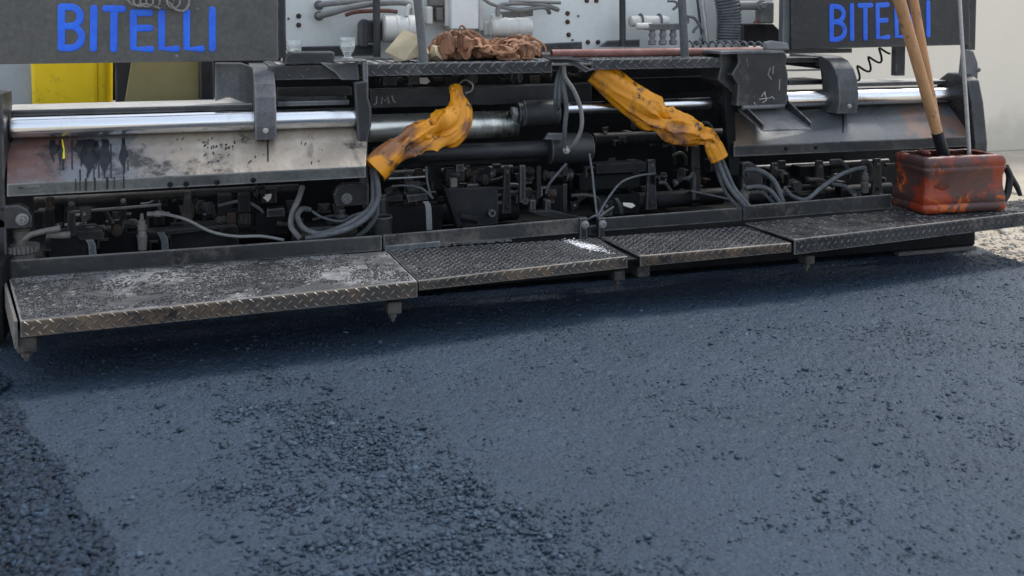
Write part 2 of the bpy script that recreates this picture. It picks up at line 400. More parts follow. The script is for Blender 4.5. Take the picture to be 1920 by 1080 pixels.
class MB:
    def __init__(self):
        self.v, self.f = [], []
    def add(self, vs, fs):
        o = len(self.v)
        self.v += [tuple(p) for p in vs]
        self.f += [tuple(i + o for i in q) for q in fs]
        return self
    def prism(self, pts, vec):
        pts = [Vector(p) for p in pts]; vec = Vector(vec); n = len(pts)
        nrm = Vector((0, 0, 0))
        for i in range(n):
            a, b = pts[i], pts[(i + 1) % n]
            nrm += a.cross(b)
        if nrm.dot(vec) > 0: pts.reverse()
        vs = pts + [p + vec for p in pts]
        fs = [tuple(range(n)), tuple(reversed(range(n, 2 * n)))]
        fs += [((i + 1) % n, i, i + n, (i + 1) % n + n) for i in range(n)]
        return self.add(vs, fs)
    def box(self, lo, hi):
        (x0, y0, z0), (x1, y1, z1) = lo, hi
        return self.prism([(x0, y0, z0), (x1, y0, z0), (x1, y0, z1), (x0, y0, z1)], (0, y1 - y0, 0))
    def tube(self, pts, r, seg=12, caps=True, squash=None, wob=None):
        pts = [Vector(p) for p in pts]; n = len(pts)
        rs = r if isinstance(r, (list, tuple)) else [r] * n
        tan = []
        for i in range(n):
            t = pts[min(i + 1, n - 1)] - pts[max(i - 1, 0)]
            tan.append(t.normalized() if t.length > 1e-9 else Vector((0, 0, 1)))
        ref = Vector((0, 1, 0)) if abs(tan[0].y) < 0.9 else Vector((1, 0, 0))
        u = (ref - tan[0] * ref.dot(tan[0])).normalized()
        vs, fs = [], []
        for i in range(n):
            u = (u - tan[i] * u.dot(tan[i])).normalized()
            w = tan[i].cross(u)
            for k in range(seg):
                a = 2 * math.pi * k / seg
                rr = rs[i] * (wob(i / (n - 1), a) if wob else 1.0)
                su = squash if squash else 1.0
                vs.append(pts[i] + (u * math.cos(a) * su + w * math.sin(a)) * rr)
        for i in range(n - 1):
            for k in range(seg):
                a, b = i * seg + k, i * seg + (k + 1) % seg
                fs.append((a, b, b + seg, a + seg))
        if caps:
            fs.append(tuple(reversed(range(seg)))); fs.append(tuple(range((n - 1) * seg, n * seg)))
        return self.add(vs, fs)
    def cyl(self, a, b, r, seg=24):
        return self.tube([a, b], r, seg)
    def lathe(self, prof, c, axis=Vector((0, 0, 1)), seg=28):
        c = Vector(c); axis = Vector(axis).normalized()
        ref = Vector((1, 0, 0)) if abs(axis.x) < 0.9 else Vector((0, 1, 0))
        u = (ref - axis * ref.dot(axis)).normalized(); w = axis.cross(u)
        vs, fs = [], []
        for (r, h) in prof:
            for k in range(seg):
                a = 2 * math.pi * k / seg
                vs.append(c + axis * h + (u * math.cos(a) + w * math.sin(a)) * r)
        for i in range(len(prof) - 1):
            for k in range(seg):
                a, b = i * seg + k, i * seg + (k + 1) % seg
                fs.append((a, b, b + seg, a + seg))
        fs.append(tuple(reversed(range(seg)))); fs.append(tuple(range((len(prof) - 1) * seg, len(prof) * seg)))
        return self.add(vs, fs)
    def build(self, name, mat, parent=None, smooth=False, bevel=0.0, label=None, kind=None):
        org = base_of(parent)
        me = bpy.data.meshes.new(name)
        me.from_pydata([((x * S) - org.x, (y * S) - org.y, (z * S) - org.z) for x, y, z in self.v], [], self.f)
        me.update()
        return finish(name, me, mat, parent, smooth, bevel, label, kind)

def base_of(parent):
    p = Vector((0, 0, 0))
    while parent is not None:
        p += parent.location; parent = parent.parent
    return p

def finish(name, me, mat, parent, smooth=False, bevel=0.0, label=None, kind=None):
    bm = bmesh.new(); bm.from_mesh(me)
    if len(bm.faces) < 60000:
        bmesh.ops.recalc_face_normals(bm, faces=bm.faces)
    bm.to_mesh(me); bm.free()
    me.materials.append(M[mat] if isinstance(mat, str) else mat)
    o = bpy.data.objects.new(name, me)
    COL.objects.link(o)
    o.parent = parent
    if smooth:
        me.shade_smooth()
        if smooth == 'auto':
            me.set_sharp_from_angle(angle=R(38))
    if bevel:
        b = o.modifiers.new('bevel', 'BEVEL'); b.width = bevel * S; b.segments = 2; b.limit_method = 'ANGLE'; b.angle_limit = R(40)
    if label: o['label'] = label
    if kind: o['kind'] = kind
    return o

def thing(name, label, cat, loc, group=None):
    o = bpy.data.objects.new(name, None); COL.objects.link(o)
    o.empty_display_size = 0.1
    o.location = Vector(loc) * S
    o['label'] = label; o['category'] = cat
    if group: o['group'] = group
    return o

def tag(o, label, cat, group=None):
    o['label'] = label; o['category'] = cat
    if group: o['group'] = group
    return o

def plate(name, poly, Y, th, mat, parent, bevel=0.004, **kw):
    return MB().prism([P(x, y, Y) for x, y in poly], (0, th, 0)).build(name, mat, parent, bevel=bevel, **kw)

def rect(name, x0, y0, x1, y1, Y, th, mat, parent, bevel=0.004, **kw):
    a, b = P(x0, y0, Y), P(x1, y1, Y)
    return MB().box((a.x, Y, b.z), (b.x, Y + th, a.z)).build(name, mat, parent, bevel=bevel, **kw)

def hose(name, pts, r, mat, parent, seg=10, n=8, **kw):
    q = [P(*p) for p in pts]
    return MB().tube(catmull(q, n), r, seg).build(name, mat, parent, smooth='auto', **kw)

def rodx(name, a, b, r, mat, parent, seg=32, **kw):
    return MB().cyl(a, b, r, seg).build(name, mat, parent, smooth='auto', **kw)

def bolt(px, py, Y, r, parent, mat='dark', name='bolt', out=0.014):
    c = P(px, py, Y)
    m = MB().lathe([(r * 1.5, 0.0), (r * 1.5, out * 0.3), (r * 1.35, out * 0.35)], c, (0, -1, 0), 16)
    m.lathe([(r, 0), (r, out), (r * 0.8, out * 1.15)], c, (0, -1, 0), 6)
    return m.build(name, mat, parent)

def helix(a, b, rad, r, turns, seg=8, per=14):
    a, b = Vector(a), Vector(b); ax = (b - a).normalized()
    ref = Vector((0, 0, 1)) if abs(ax.z) < 0.9 else Vector((1, 0, 0))
    u = (ref - ax * ref.dot(ax)).normalized(); w = ax.cross(u)
    n = int(turns * per)
    return MB().tube([a + (b - a) * (i / n) + (u * math.cos(2 * math.pi * i / per) + w * math.sin(2 * math.pi * i / per)) * rad for i in range(n + 1)], r, seg)

# tread bars: real low lozenges laid over a four-cornered sheet (a, b along the front, c, d behind)
def tread(name, a, b, c, d, nrm, pitch, mat, parent, bar=0.03, wid=0.0085, hgt=0.004, skip=0.0):
    a, b, c, d = map(Vector, (a, b, c, d)); nrm = Vector(nrm).normalized()
    lx = ((b - a).length + (c - d).length) / 2; ly = ((d - a).length + (c - b).length) / 2
    nx, ny = max(1, int(lx / pitch)), max(1, int(round(ly / (pitch * 0.5))))
    m = MB()
    for j in range(ny):
        for i in range(nx):
            if random.random() < skip: continue
            s = (i + 0.5 + (0.5 if j % 2 else 0.0)) / (nx + 0.5); t = (j + 0.5) / ny
            p = (a * (1 - s) + b * s) * (1 - t) + (d * (1 - s) + c * s) * t
            ex = (b - a).normalized(); ey = nrm.cross(ex).normalized()
            if ey.dot(d - a) < 0: ey = -ey
            g = 1 if j % 2 else -1
            di = (ex * 0.74 + ey * 0.67 * g).normalized(); pe = nrm.cross(di).normalized()
            L, W = bar * 0.5, wid * 0.5
            vs = [p + di * L, p + pe * W + di * L * 0.3, p + pe * W - di * L * 0.3, p - di * L, p - pe * W - di * L * 0.3, p - pe * W + di * L * 0.3]
            tp = [p + di * L * 0.5 + nrm * hgt, p - di * L * 0.5 + nrm * hgt]
            m.add(vs + tp, [(0, 1, 6), (1, 2, 7, 6), (2, 3, 7), (3, 4, 7), (4, 5, 6, 7), (5, 0, 6)])
    return m.build(name, mat, parent, kind='stuff')

# many small stones in one mesh
_t = (1 + 5 ** 0.5) / 2
ICO_V = np.array([(-1, _t, 0), (1, _t, 0), (-1, -_t, 0), (1, -_t, 0), (0, -1, _t), (0, 1, _t), (0, -1, -_t), (0, 1, -_t), (_t, 0, -1), (_t, 0, 1), (-_t, 0, -1), (-_t, 0, 1)]) / math.sqrt(1 + _t * _t)
ICO_F = np.array([(0, 11, 5), (0, 5, 1), (0, 1, 7), (0, 7, 10), (0, 10, 11), (1, 5, 9), (5, 11, 4), (11, 10, 2), (10, 7, 6), (7, 1, 8), (3, 9, 4), (3, 4, 2), (3, 2, 6), (3, 6, 8), (3, 8, 9), (4, 9, 5), (2, 4, 11), (6, 2, 10), (8, 6, 7), (9, 8, 1)])

def np_mesh(name, V, Fc):
    me = bpy.data.meshes.new(name)
    k = Fc.shape[1]
    me.vertices.add(len(V)); me.vertices.foreach_set('co', np.ascontiguousarray(V, dtype=np.float32).ravel())
    me.loops.add(Fc.size); me.loops.foreach_set('vertex_index', np.ascontiguousarray(Fc, dtype=np.int32).ravel())
    me.polygons.add(len(Fc)); me.polygons.foreach_set('loop_start', np.arange(0, Fc.size, k, dtype=np.int32))
    me.update(calc_edges=True); me.validate()
    return me

def stones(name, pts, size, mat, parent=None, flat=0.65, label=None, cat=None, sink=0.35):
    pts = np.asarray(pts); n = len(pts); size = np.asarray(size)
    ang = rng.uniform(0, 2 * np.pi, n); ca, sa = np.cos(ang), np.sin(ang)
    sc = rng.uniform(0.65, 1.25, (n, 3)); sc[:, 2] *= flat
    V = ICO_V[None] * (1 + rng.uniform(-0.28, 0.28, (n, 12, 1)))
    V = V * sc[:, None, :] * size[:, None, None]
    x = V[..., 0] * ca[:, None] - V[..., 1] * sa[:, None]; y = V[..., 0] * sa[:, None] + V[..., 1] * ca[:, None]
    tilt = rng.uniform(-0.5, 0.5, n)[:, None]
    V = np.stack([x, y + V[..., 2] * np.sin(tilt), V[..., 2] * np.cos(tilt) + y * np.sin(tilt) * 0.6], -1)
    V += pts[:, None, :]; V[..., 2] += (size * flat * (1 - 2 * sink))[:, None]
    Fc = (ICO_F[None] + (np.arange(n) * 12)[:, None, None]).reshape(-1, 3)
    org = base_of(parent)
    me = np_mesh(name, V.reshape(-1, 3) * S - np.array(org), Fc)
    me.materials.append(M[mat])
    o = bpy.data.objects.new(name, me); COL.objects.link(o); o.parent = parent
    o['kind'] = 'stuff'
    if label: o['label'] = label
    if cat: o['category'] = cat
    return o

def vnoise(X, Y, seed):                # numpy value noise in [-1, 1]
    xi, yi = np.floor(X).astype(np.int64), np.floor(Y).astype(np.int64)
    fx, fy = X - xi, Y - yi
    fx, fy = fx * fx * (3 - 2 * fx), fy * fy * (3 - 2 * fy)
    def h(a, b):
        k = (a * 374761393 + b * 668265263 + seed * 1442695041) & 0x7fffffff
        k = ((k ^ (k >> 13)) * 1274126177) & 0x7fffffff
        return ((k ^ (k >> 16)) & 0xffff) / 32767.5 - 1
    return (h(xi, yi) * (1 - fx) + h(xi + 1, yi) * fx) * (1 - fy) + (h(xi, yi + 1) * (1 - fx) + h(xi + 1, yi + 1) * fx) * fy

# small cloth solver: lets a sheet that is longer than the room it has buckle into folds
def buckle(pos, ref, n0, n1, wrap, iters, extra, k_bend=0.12):
    idx = np.arange(n0 * n1).reshape(n0, n1)
    E = []
    for di, dj, k in ((1, 0, 1.0), (0, 1, 1.0), (1, 1, 0.6), (1, -1, 0.6), (2, 0, k_bend), (0, 2, k_bend)):
        if wrap:
            a = idx[:n0 - di]; b = np.roll(idx, -dj, axis=1)[di:]
        else:
            a = idx[:n0 - di, max(0, -dj):n1 - max(0, dj)]; b = idx[di:, max(0, dj):n1 - max(0, -dj)]
        E.append(np.stack([a.ravel(), b.ravel(), np.full(a.size, k)], -1))
    E = np.concatenate(E); I, J, K = E[:, 0].astype(int), E[:, 1].astype(int), E[:, 2]
    if wrap:                                   # across the seam the sheet is round, so measure on the round reference
        L = np.linalg.norm(ref[I] - ref[J], axis=1)
    else:
        L = np.linalg.norm(ref[I] - ref[J], axis=1)
    n = n0 * n1
    cnt = np.bincount(I, K, n) + np.bincount(J, K, n)
    for it in range(iters):
        d = pos[J] - pos[I]; l = np.linalg.norm(d, axis=1) + 1e-9
        c = d * (0.5 * K * (l - L) / l)[:, None]
        acc = np.stack([np.bincount(I, c[:, q], n) - np.bincount(J, c[:, q], n) for q in range(3)], -1)
        pos = pos + 1.6 * acc / cnt[:, None]
        pos = extra(pos, it)
    return pos

# ------------------------------------------------------------------ the setting
GZ = -0.07
g = MB()
g.add([(-60, -60, GZ), (80, -60, GZ), (80, 80, GZ), (-60, 80, GZ)], [(0, 1, 2, 3)])
ground = g.build('ground', 'sand'); ground['kind'] = 'structure'

wall = MB().box((-9, 8.7, GZ), (26, 9.0, 3.6)).build('plaster_wall', 'plaster', bevel=0.01)
tag(wall, 'beige plastered wall standing behind the paving machine', 'wall')

MAT_R = 4.52
def mat_left(Y):
    return np.interp(Y, [-8.4, 1.9, 2.7, 3.4, 4.36, 5.0], [0.5, -0.13, -0.27, -0.49, -0.83, -1.02])

def build_mat():
    ys = np.concatenate([np.linspace(-8.4, 1.7, 24), np.arange(1.72, 4.98, 0.0105)])
    nx = 500
    s = np.linspace(0, 1, nx)
    Yg, Sg = np.meshgrid(ys, s, indexing='ij')
    xl = mat_left(Yg) - 0.16 + 0.03 * vnoise(Yg * 9, Yg * 0 + 3, 5)
    xr = MAT_R + 0.05 * vnoise(Yg * 7, Yg * 0 + 1, 6) + 0.02 * vnoise(Yg * 25, Yg * 0, 7) + np.where(Yg < 1.7, 0.3, 0)
    Xg = xl + (xr - xl) * Sg
    Z = 0.0026 * vnoise(Xg * 80, Yg * 80, 1) + 0.0022 * vnoise(Xg * 36, Yg * 36, 2) + 0.003 * vnoise(Xg * 8, Yg * 8, 3)
    pit = vnoise(Xg * 60 + 9, Yg * 60, 4); reg = 0.5 + 0.5 * vnoise(Xg * 2.2, Yg * 2.2, 8)
    Z -= np.clip(pit - 0.62 + 0.25 * reg, 0, 1) * 0.02
    Z = np.where(Yg < 1.71, 0, Z)
    el = np.clip((Xg - xl) / 0.16, 0, 1); Z += -0.055 * (1 - el) ** 1.3
    er = np.clip((xr - Xg) / 0.08, 0, 1); Z += -0.05 * (1 - er) ** 1.5
    n0, n1 = Yg.shape
    V = np.stack([Xg, Yg, Z], -1).reshape(-1, 3)
    idx = np.arange(n0 * n1).reshape(n0, n1)
    Fc = np.stack([idx[:-1, :-1], idx[:-1, 1:], idx[1:, 1:], idx[1:, :-1]], -1).reshape(-1, 4)
    me = np_mesh('asphalt_mat', V * S, Fc)
    me.materials.append(M['asphalt']); me.shade_smooth()
    o = bpy.data.objects.new('asphalt_mat', me); COL.objects.link(o)
    o['kind'] = 'structure'
    return o
build_mat()

def scatter_ground():
    # loose chippings on the mat: sparse everywhere, thick in the drag-marked strip and along the ragged edge
    n = 300000
    X = rng.uniform(-1.3, 4.5, n); Y = rng.uniform(1.95, 4.6, n)
    px, py = proj(X, Y, np.zeros(n))
    inview = (px > -40) & (px < 1960) & (py < 1110)
    l = np.interp(py, [640, 700, 760, 900, 1080], [470, 430, 400, 430, 420])
    r = np.interp(py, [640, 700, 760, 850, 960, 1080], [480, 560, 690, 850, 1010, 1170])
    soft = 45 + 50 * (vnoise(X * 9, Y * 9, 21) + 0.6 * vnoise(X * 25, Y * 25, 22))
    inside = np.clip(np.minimum(px - l, r - px) / 150 + 0.2 + soft / 190, 0, 1)
    inside *= np.clip((py - 660) / 150, 0.0, 1)
    fade = np.interp(px, [400, 700, 1200], [1, 1, 0.55])
    dens = 0.42 * inside * fade + 0.012
    dens += 0.12 * np.clip(1 - np.hypot((px - 440) / 90, (py - 665) / 22), 0, 1)
    keep = inview & (rng.uniform(0, 1, n) < dens) & (X > mat_left(Y) + 0.02)
    X1, Y1, ins = X[keep], Y[keep], inside[keep]
    u = rng.uniform(0, 1, len(X1))
    size = 0.0024 + 0.0068 * u ** 2.0 * (0.25 + 0.85 * ins)
    big = rng.uniform(0, 1, len(X1)) < 0.05
    size = np.where(big, rng.uniform(0.009, 0.0155, len(X1)), size)
    stones('loose_chippings', np.stack([X1, Y1, np.zeros_like(X1)], -1), size, 'crumb', label='loose dark chippings strewn over the fresh asphalt', cat='chippings', sink=0.38, flat=0.65)
    # aggregate showing in the rolled surface itself
    n2 = 62000
    X = rng.uniform(-1.2, 4.5, n2); Y = rng.uniform(1.95, 4.85, n2)
    px, py = proj(X, Y, np.zeros(n2))
    reg = 0.55 + 0.45 * vnoise(X * 3, Y * 5, 71) + 0.25 * vnoise(X * 14, Y * 14, 72)
    keep = (px > -30) & (px < 1950) & (py < 1100) & (X > mat_left(Y)) & (rng.uniform(0, 1, n2) < reg)
    X1, Y1 = X[keep], Y[keep]
    stones('surface_aggregate', np.stack([X1, Y1, np.full_like(X1, -0.0012)], -1), 0.003 + 0.0045 * rng.uniform(0, 1, len(X1)) ** 2, 'bedded', label='fine dark aggregate bedded in the fresh asphalt surface', cat='aggregate', flat=0.55, sink=0.46)
    # crumbled shoulder
    n = 20000
    Y = rng.uniform(1.95, 5.1, n); t = rng.beta(1.1, 1.0, n)
    X = mat_left(Y) + 0.05 - t * np.interp(Y, [2.6, 3.4], [0.25, 0.34]) + 0.05 * vnoise(Y * 6, Y * 0, 31)
    Z = np.clip(0.02 - (mat_left(Y) - 0.02 - X) * 0.32, -0.07, 0.012) + np.clip(0.03 * np.sin(np.clip((mat_left(Y) - X) / 0.2, 0, 1) * np.pi), 0, 1)
    stones('crumbled_edge', np.stack([X, Y, Z], -1), 0.004 + 0.011 * rng.uniform(0, 1, n) ** 2, 'edgecrumb', label='ragged crumbled edge of the asphalt mat', cat='asphalt edge')
    # pale rubble on the soil
    n = 2600
    Y = rng.uniform(2.0, 4.8, n); X = mat_left(Y) - np.interp(Y, [2.6, 3.4], [0.18, 0.3]) - rng.exponential(0.12, n)
    Y2 = rng.uniform(4.3, 7.5, n); X2 = MAT_R + 0.05 + rng.exponential(0.5, n)
    pts = np.concatenate([np.stack([X, Y, np.full(n, GZ + 0.015)], -1), np.stack([X2, Y2, np.full(n, GZ)], -1)])
    stones('pale_rubble', pts, np.where(rng.uniform(0, 1, 2 * n) < 0.06, rng.uniform(0.02, 0.045, 2 * n), rng.uniform(0.005, 0.016, 2 * n)), 'palestone', label='pale stone rubble lying on the sandy soil', cat='rubble')
scatter_ground()

# ------------------------------------------------------------------ the paving machine
pav = thing('asphalt_paver', 'dark tar-stained road paving machine with chrome rods and blue lettered boards', 'paver', (1.9, 5.2, 0))

# --- dark frame behind everything, screed shoe on the mat
ZS = 0.27                                     # step height
def xw(px, Y): return P(px, 300, Y).x
def back(x0, x1, y0, Y=5.8, z0=0.12):
    a = P(x0, y0, Y); b = P(x1, y0, Y)
    MB().box((a.x, Y, z0), (b.x, Y + 0.05, a.z)).build('frame_wall', 'black', pav, bevel=0.004)
back(-120, 480, 205); back(465, 1390, 118, 5.86); back(1376, 1835, 172)
xl, xr = xw(-20, 4.9), 4.42
MB().prism([(xl, 4.9, 0.004), (xl, 4.86, 0.03), (xl, 4.86, 0.2), (xl, 5.8, 0.2), (xl, 5.8, 0.004)], (xr - xl, 0, 0)).build('screed_shoe', 'black', pav, bevel=0.004)
MB().box((xr - 0.55, 4.845, 0.0), (xr, 4.9, 0.022)).build('wear_strip', 'crust', pav, bevel=0.003)
MB().box((xl, 4.95, 0.2), (xr, 5.8, 0.215)).build('floor_tray', 'black', pav, bevel=0.003)

# --- steps
def step(poly, dz, liph, name_label, lipmat='lip', skip=0.0, pitch=0.043, treadtop=True, topmat='plate'):
    z = ZS + dz
    bl, br, fr, fl = [PZ(x, y, z) for x, y in poly]
    m = MB().prism([bl, br, fr, fl], (0, 0, -0.009))
    st = m.build('step_plate', topmat, pav, bevel=0.0025, label=name_label)
    ex = (fr - fl).normalized(); out = Vector((ex.y, -ex.x, 0))
    h0, h1 = liph
    lip = MB().prism([fl, fr, fr - Vector((0, 0, h1)), fl - Vector((0, 0, h0))], -out * -0.009 if False else out * 0.009).build('step_lip', lipmat, pav, bevel=0.0025)
    o2 = out * 0.0092
    tread('tread_bars', fl + o2 - Vector((0, 0, h0)), fr + o2 - Vector((0, 0, h1)), fr + o2, fl + o2, out, pitch, 'bar' if lipmat == 'lip' else lipmat, lip)
    if treadtop:
        tread('tread_bars', fl, fr, br, bl, (0, 0, 1), pitch, topmat, st, skip=skip)
    return st, (bl, br, fr, fl)

S1, q1 = step([(17, 523), (724, 471), (782, 527), (38, 602)], 0.0, (0.06, 0.068), 'step plate caked with pale dried dirt', skip=0.85, topmat='dirtplate')
S2, q2 = step([(727, 470.5), (1120, 446), (1175, 480), (784, 526)], -0.002, (0.042, 0.055), 'tread plate step with a white spill')
S3, q3 = step([(1127, 445), (1398, 424), (1482, 455), (1199, 479.5)], -0.006, (0.05, 0.045), 'short brown-stained tread plate step')
S4, q4 = step([(1397, 418), (1960, 371), (1965, 393), (1488, 449)], 0.012, (0.075, 0.075), 'dark worn step plate under the orange canister', lipmat='board', skip=0.7)

# strips added under the step joints to block sunlight through the gaps
for p0, p1 in ((q2[1], q2[2]), (q3[1], q3[2]), (q1[1], q1[2])):
    MB().prism([p0 + Vector((-0.05, 0.06, -0.022)), p0 + Vector((0.07, 0.06, -0.022)), p1 + Vector((0.07, 0.03, -0.022)), p1 + Vector((-0.05, 0.03, -0.022))], (0, 0, -0.008)).build('light_block_strip', 'shaded_soot', pav, bevel=0.002)
# angled end cheek of the first step
a, b = q1[3], q1[0]
MB().prism([a + Vector((-0.012, 0.02, -0.005)), b + Vector((-0.012, 0, -0.005)), b + Vector((-0.012, 0, -0.09)), a + Vector((-0.012, 0.02, -0.11))], (-0.012, 0, 0)).build('step_cheek', 'crust', pav, bevel=0.002)

# fixing lugs under the steps
def lug(px, py, Y, s=1.0, nut=True):
    c = P(px, py, Y)
    m = MB().box((c.x - 0.035 * s, c.y - 0.03, c.z - 0.03 * s), (c.x + 0.035 * s, c.y + 0.05, c.z + 0.03 * s))
    lg = m.build('step_lug', 'mudlug', pav, bevel=0.01)
    if nut:
        n = MB().lathe([(0.02 * s, 0), (0.02 * s, 0.018), (0.011 * s, 0.02), (0.01 * s, 0.034), (0.004, 0.038)], (c.x - 0.004, c.y, c.z - 0.03 * s), (0, 0, -1), 6)
        n.build('nut', 'mudlug', lg)
lug(52, 644, 4.13); lug(738, 575, 4.24, 0.9); lug(1158, 515, 4.42, 0.85); lug(1203, 507, 4.4, 0.95, False); lug(1514, 486, 4.5, 0.8)

# --- kick boards behind the steps
def kick(poly, Y, mat='board', th=0.012):
    return plate('kick_board', poly, Y, th, mat, pav, bevel=0.003)
kick([(15, 489), (716, 441.5), (716, 470), (15, 524)], 4.79)
kick([(719, 441), (1088, 409), (1088, 437), (719, 468)], 4.80)
plate('cover_strip', [(722, 461), (826, 452), (826, 463), (722, 472)], 4.78, 0.008, 'grey', pav)
kick([(1126, 409), (1391, 389), (1391, 414), (1126, 434)], 4.83)
kick([(1394, 386), (1672, 364), (1672, 391), (1394, 413)], 4.86)
for x0, x1 in ((1088, 1102), (1123, 1134)):
    k = rect('hinge_ear', x0, 409, x1, 446, 4.78, 0.04, 'dark', pav)
bolt(1097, 421, 4.78, 0.014, pav, 'grey'); bolt(1130, 420, 4.78, 0.014, pav, 'grey')
rect('hinge_block', 1104, 424, 1120, 440, 4.83, 0.05, 'dark', pav)

# --- chrome guide rods
ra, rb = P(4, 240.2, 5.0), P(674, 221, 5.0)
rodx('guide_rod', ra, Vector((rb.x, 5.0, ra.z)), 0.047, 'chrome', pav, 40)
rc, rd = P(1470, 186.5, 5.2), P(1816, 174.5, 5.2)
rodx('guide_rod', rc, Vector((rd.x, 5.2, rc.z)), 0.047, 'chrome', pav, 40)
rodx('guide_rod', P(1062, 204, 5.2), P(1330, 193, 5.2), 0.033, 'chrome', pav, 28)
c0, c1 = P(690, 241, 5.27), P(968, 236, 5.27)
rodx('telescope_tube', c0, Vector((c1.x, c0.y, c0.z)), 0.073, 'oily', pav, 40)

# flat dusty rails above the rods
def rail(x0, x1, yt, yb, Y, dep, mat='grey'):
    a, b = P(x0, yt, Y), P(x1, yt, Y); c = P(x0, yb, Y)
    return MB().box((a.x, Y, c.z), (b.x, Y + dep, a.z)).build('guide_rail', mat, pav, bevel=0.004)
rail(4, 474, 208, 219, 5.05, 0.3, 'dark'); rail(4, 474, 206.5, 208.3, 5.048, 0.3, 'chalky'); rail(520, 655, 191, 200, 5.05, 0.05); rail(505, 650, 183, 190, 5.2, 0.1, 'dark')
rail(520, 660, 166, 182, 5.35, 0.08, 'dark'); rail(1600, 1790, 156, 163, 5.25, 0.22, 'dark'); rail(1600, 1790, 154.5, 156.3, 5.248, 0.22, 'chalky')
rail(1480, 1545, 150, 160, 5.3, 0.2, 'dark')
rail(1470, 1540, 130, 134, 5.25, 0.02, 'greyhose'); rail(1470, 1560, 108, 118, 5.3, 0.15, 'dark')

# --- sloping skirts under the rods
def skirt_part(top, crease, lipb, Yt, Yc, mat, lm):
    (tx0, ty0), (tx1, ty1) = top
    t0, t1 = P(tx0, ty0, Yt), P(tx1, ty1, Yt)
    k0, k1 = P(crease[0][0], crease[0][1], Yc), P(crease[1][0], crease[1][1], Yc)
    b0, b1 = P(lipb[0][0], lipb[0][1], Yc), P(lipb[1][0], lipb[1][1], Yc)
    n = (t1 - t0).cross(k0 - t0).normalized()
    if n.y > 0: n = -n
    sk = MB().prism([t0, t1, k1, k0], -n * 0.01).build('sloping_skirt', mat, pav, bevel=0.003)
    MB().prism([k0 + Vector((0, -0.001, 0)), k1 + Vector((0, -0.001, 0)), b1 + Vector((0, -0.001, 0)), b0 + Vector((0, -0.001, 0))], (0, 0.012, 0)).build('skirt_lip', lm, sk, bevel=0.003)
    return sk, k0, n
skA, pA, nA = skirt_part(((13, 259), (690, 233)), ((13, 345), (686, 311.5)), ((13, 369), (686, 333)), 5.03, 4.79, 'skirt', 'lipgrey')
skB, pB, nB = skirt_part(((1376, 212), (1832, 192)), ((1376, 274), (1832, 255)), ((1376, 294), (1832, 274)), 5.23, 5.02, 'skirtcool', 'board')
def drip(poly, mat='tar', p0=pA, n=nA, par=skA):
    MB().prism([PN(x, y, p0, n) + n * 0.0004 for x, y in poly], n * 0.0022).build('tar_run' if mat == 'tar' else 'paint_run', mat, par)
def diamond(cx, y0, y1, w):
    n = 15; k0 = random.uniform(0, 50)
    top = random.uniform(0.25, 0.6); belly = random.uniform(0.3, 0.5)
    ys, L, Rr = [], [], []
    for i in range(n):
        f = i / (n - 1)
        e = np.interp(f, [0, belly * .5, belly, belly + 0.22, belly + 0.38, 1], [top, top + .1, 1.0, 0.6, 0.2, 0.07])
        ys.append(y0 + (y1 - y0) * f)
        L.append(e * w * (1 + 0.55 * noise.noise(Vector((k0, f * 5, 1))))); Rr.append(e * w * (1 + 0.55 * noise.noise(Vector((k0, f * 5, 9)))))
    sh = [w * 0.25 * noise.noise(Vector((k0, f * 0.25, 4))) for f in range(n)]
    return [(cx - a + q, y) for a, y, q in zip(L, ys, sh)] + [(cx + a + q, y) for a, y, q in reversed(list(zip(Rr, ys, sh)))]
for dx, d0, d1, dw in ((100, 263, 305, 12), (113, 264, 318, 6), (152, 263, 312, 14), (167, 262, 334, 20), (180, 264, 318, 9), (197, 262, 334, 11), (232, 259, 334, 8)):
    drip(diamond(dx, d0, d1, dw))
for x, y0, y1, w in ((135, 264, 318, 1.4), (208, 270, 334, 1.2), (185, 300, 334, 1.3), (118, 300, 318, 2), (240, 300, 320, 1), (502, 250, 303, 1.3), (150, 318, 338, 1.5), (176, 310, 338, 1.2)):
    drip([(x - w, y0), (x + w, y0), (x + w * 1.3, y1), (x - w * 0.6, y1)])
drip([(115.5, 262), (118, 262), (121, 280), (122, 297), (117.5, 298), (118, 280)], 'yellowdrip')
for k in range(46):                           # splashes in two clusters
    cx, cy = (random.gauss(408, 16), random.gauss(275, 9)) if k < 26 else (random.uniform(330, 670), random.uniform(258, 308))
    if not (-0.045 * cx + 262 < cy < -0.045 * cx + 335): continue
    w, h = random.uniform(0.7, 2.6), random.uniform(1.0, 4.5)
    sl = random.uniform(-0.9, 0.3)
    drip([(cx + w * math.cos(a) * random.uniform(.4, 1) + sl * h * math.sin(a), cy + h * math.sin(a) * random.uniform(.5, 1)) for a in [i * math.pi / 4 for i in range(8)]])
# tar running over the lip of the skirt, bolt holes and a slot
pl, nl = Vector((0, 4.788, 0)), Vector((0, -1, 0))
for x, w in ((142, 1.5), (161, 3), (178, 2.2), (201, 3.6), (214, 1.4), (232, 2), (150, 1.2)):
    t = 341 - (x - 15) * 0.0497 + 0.5
    drip([(x - w * .6, t), (x + w * .6, t), (x + w * .5, t + 23), (x - w * .4, t + 23)], 'tar', pl, nl)
for x, y in ((319, 346), (349, 345), (407, 342), (475, 338)):
    bolt(x, y, 4.787, 0.008, skA, 'black', 'bolt', 0.006)
rect('name_plate', 34, 349, 74, 353, 4.786, 0.006, 'dark', skA)
for x, y in ((1474, 279), (1530, 277)):
    bolt(x, y, 5.016, 0.007, skB, 'black', 'bolt', 0.006)
drip([(1579, 210), (1582, 210), (1582, 248), (1580, 248)], 'tar', pB, nB, skB)

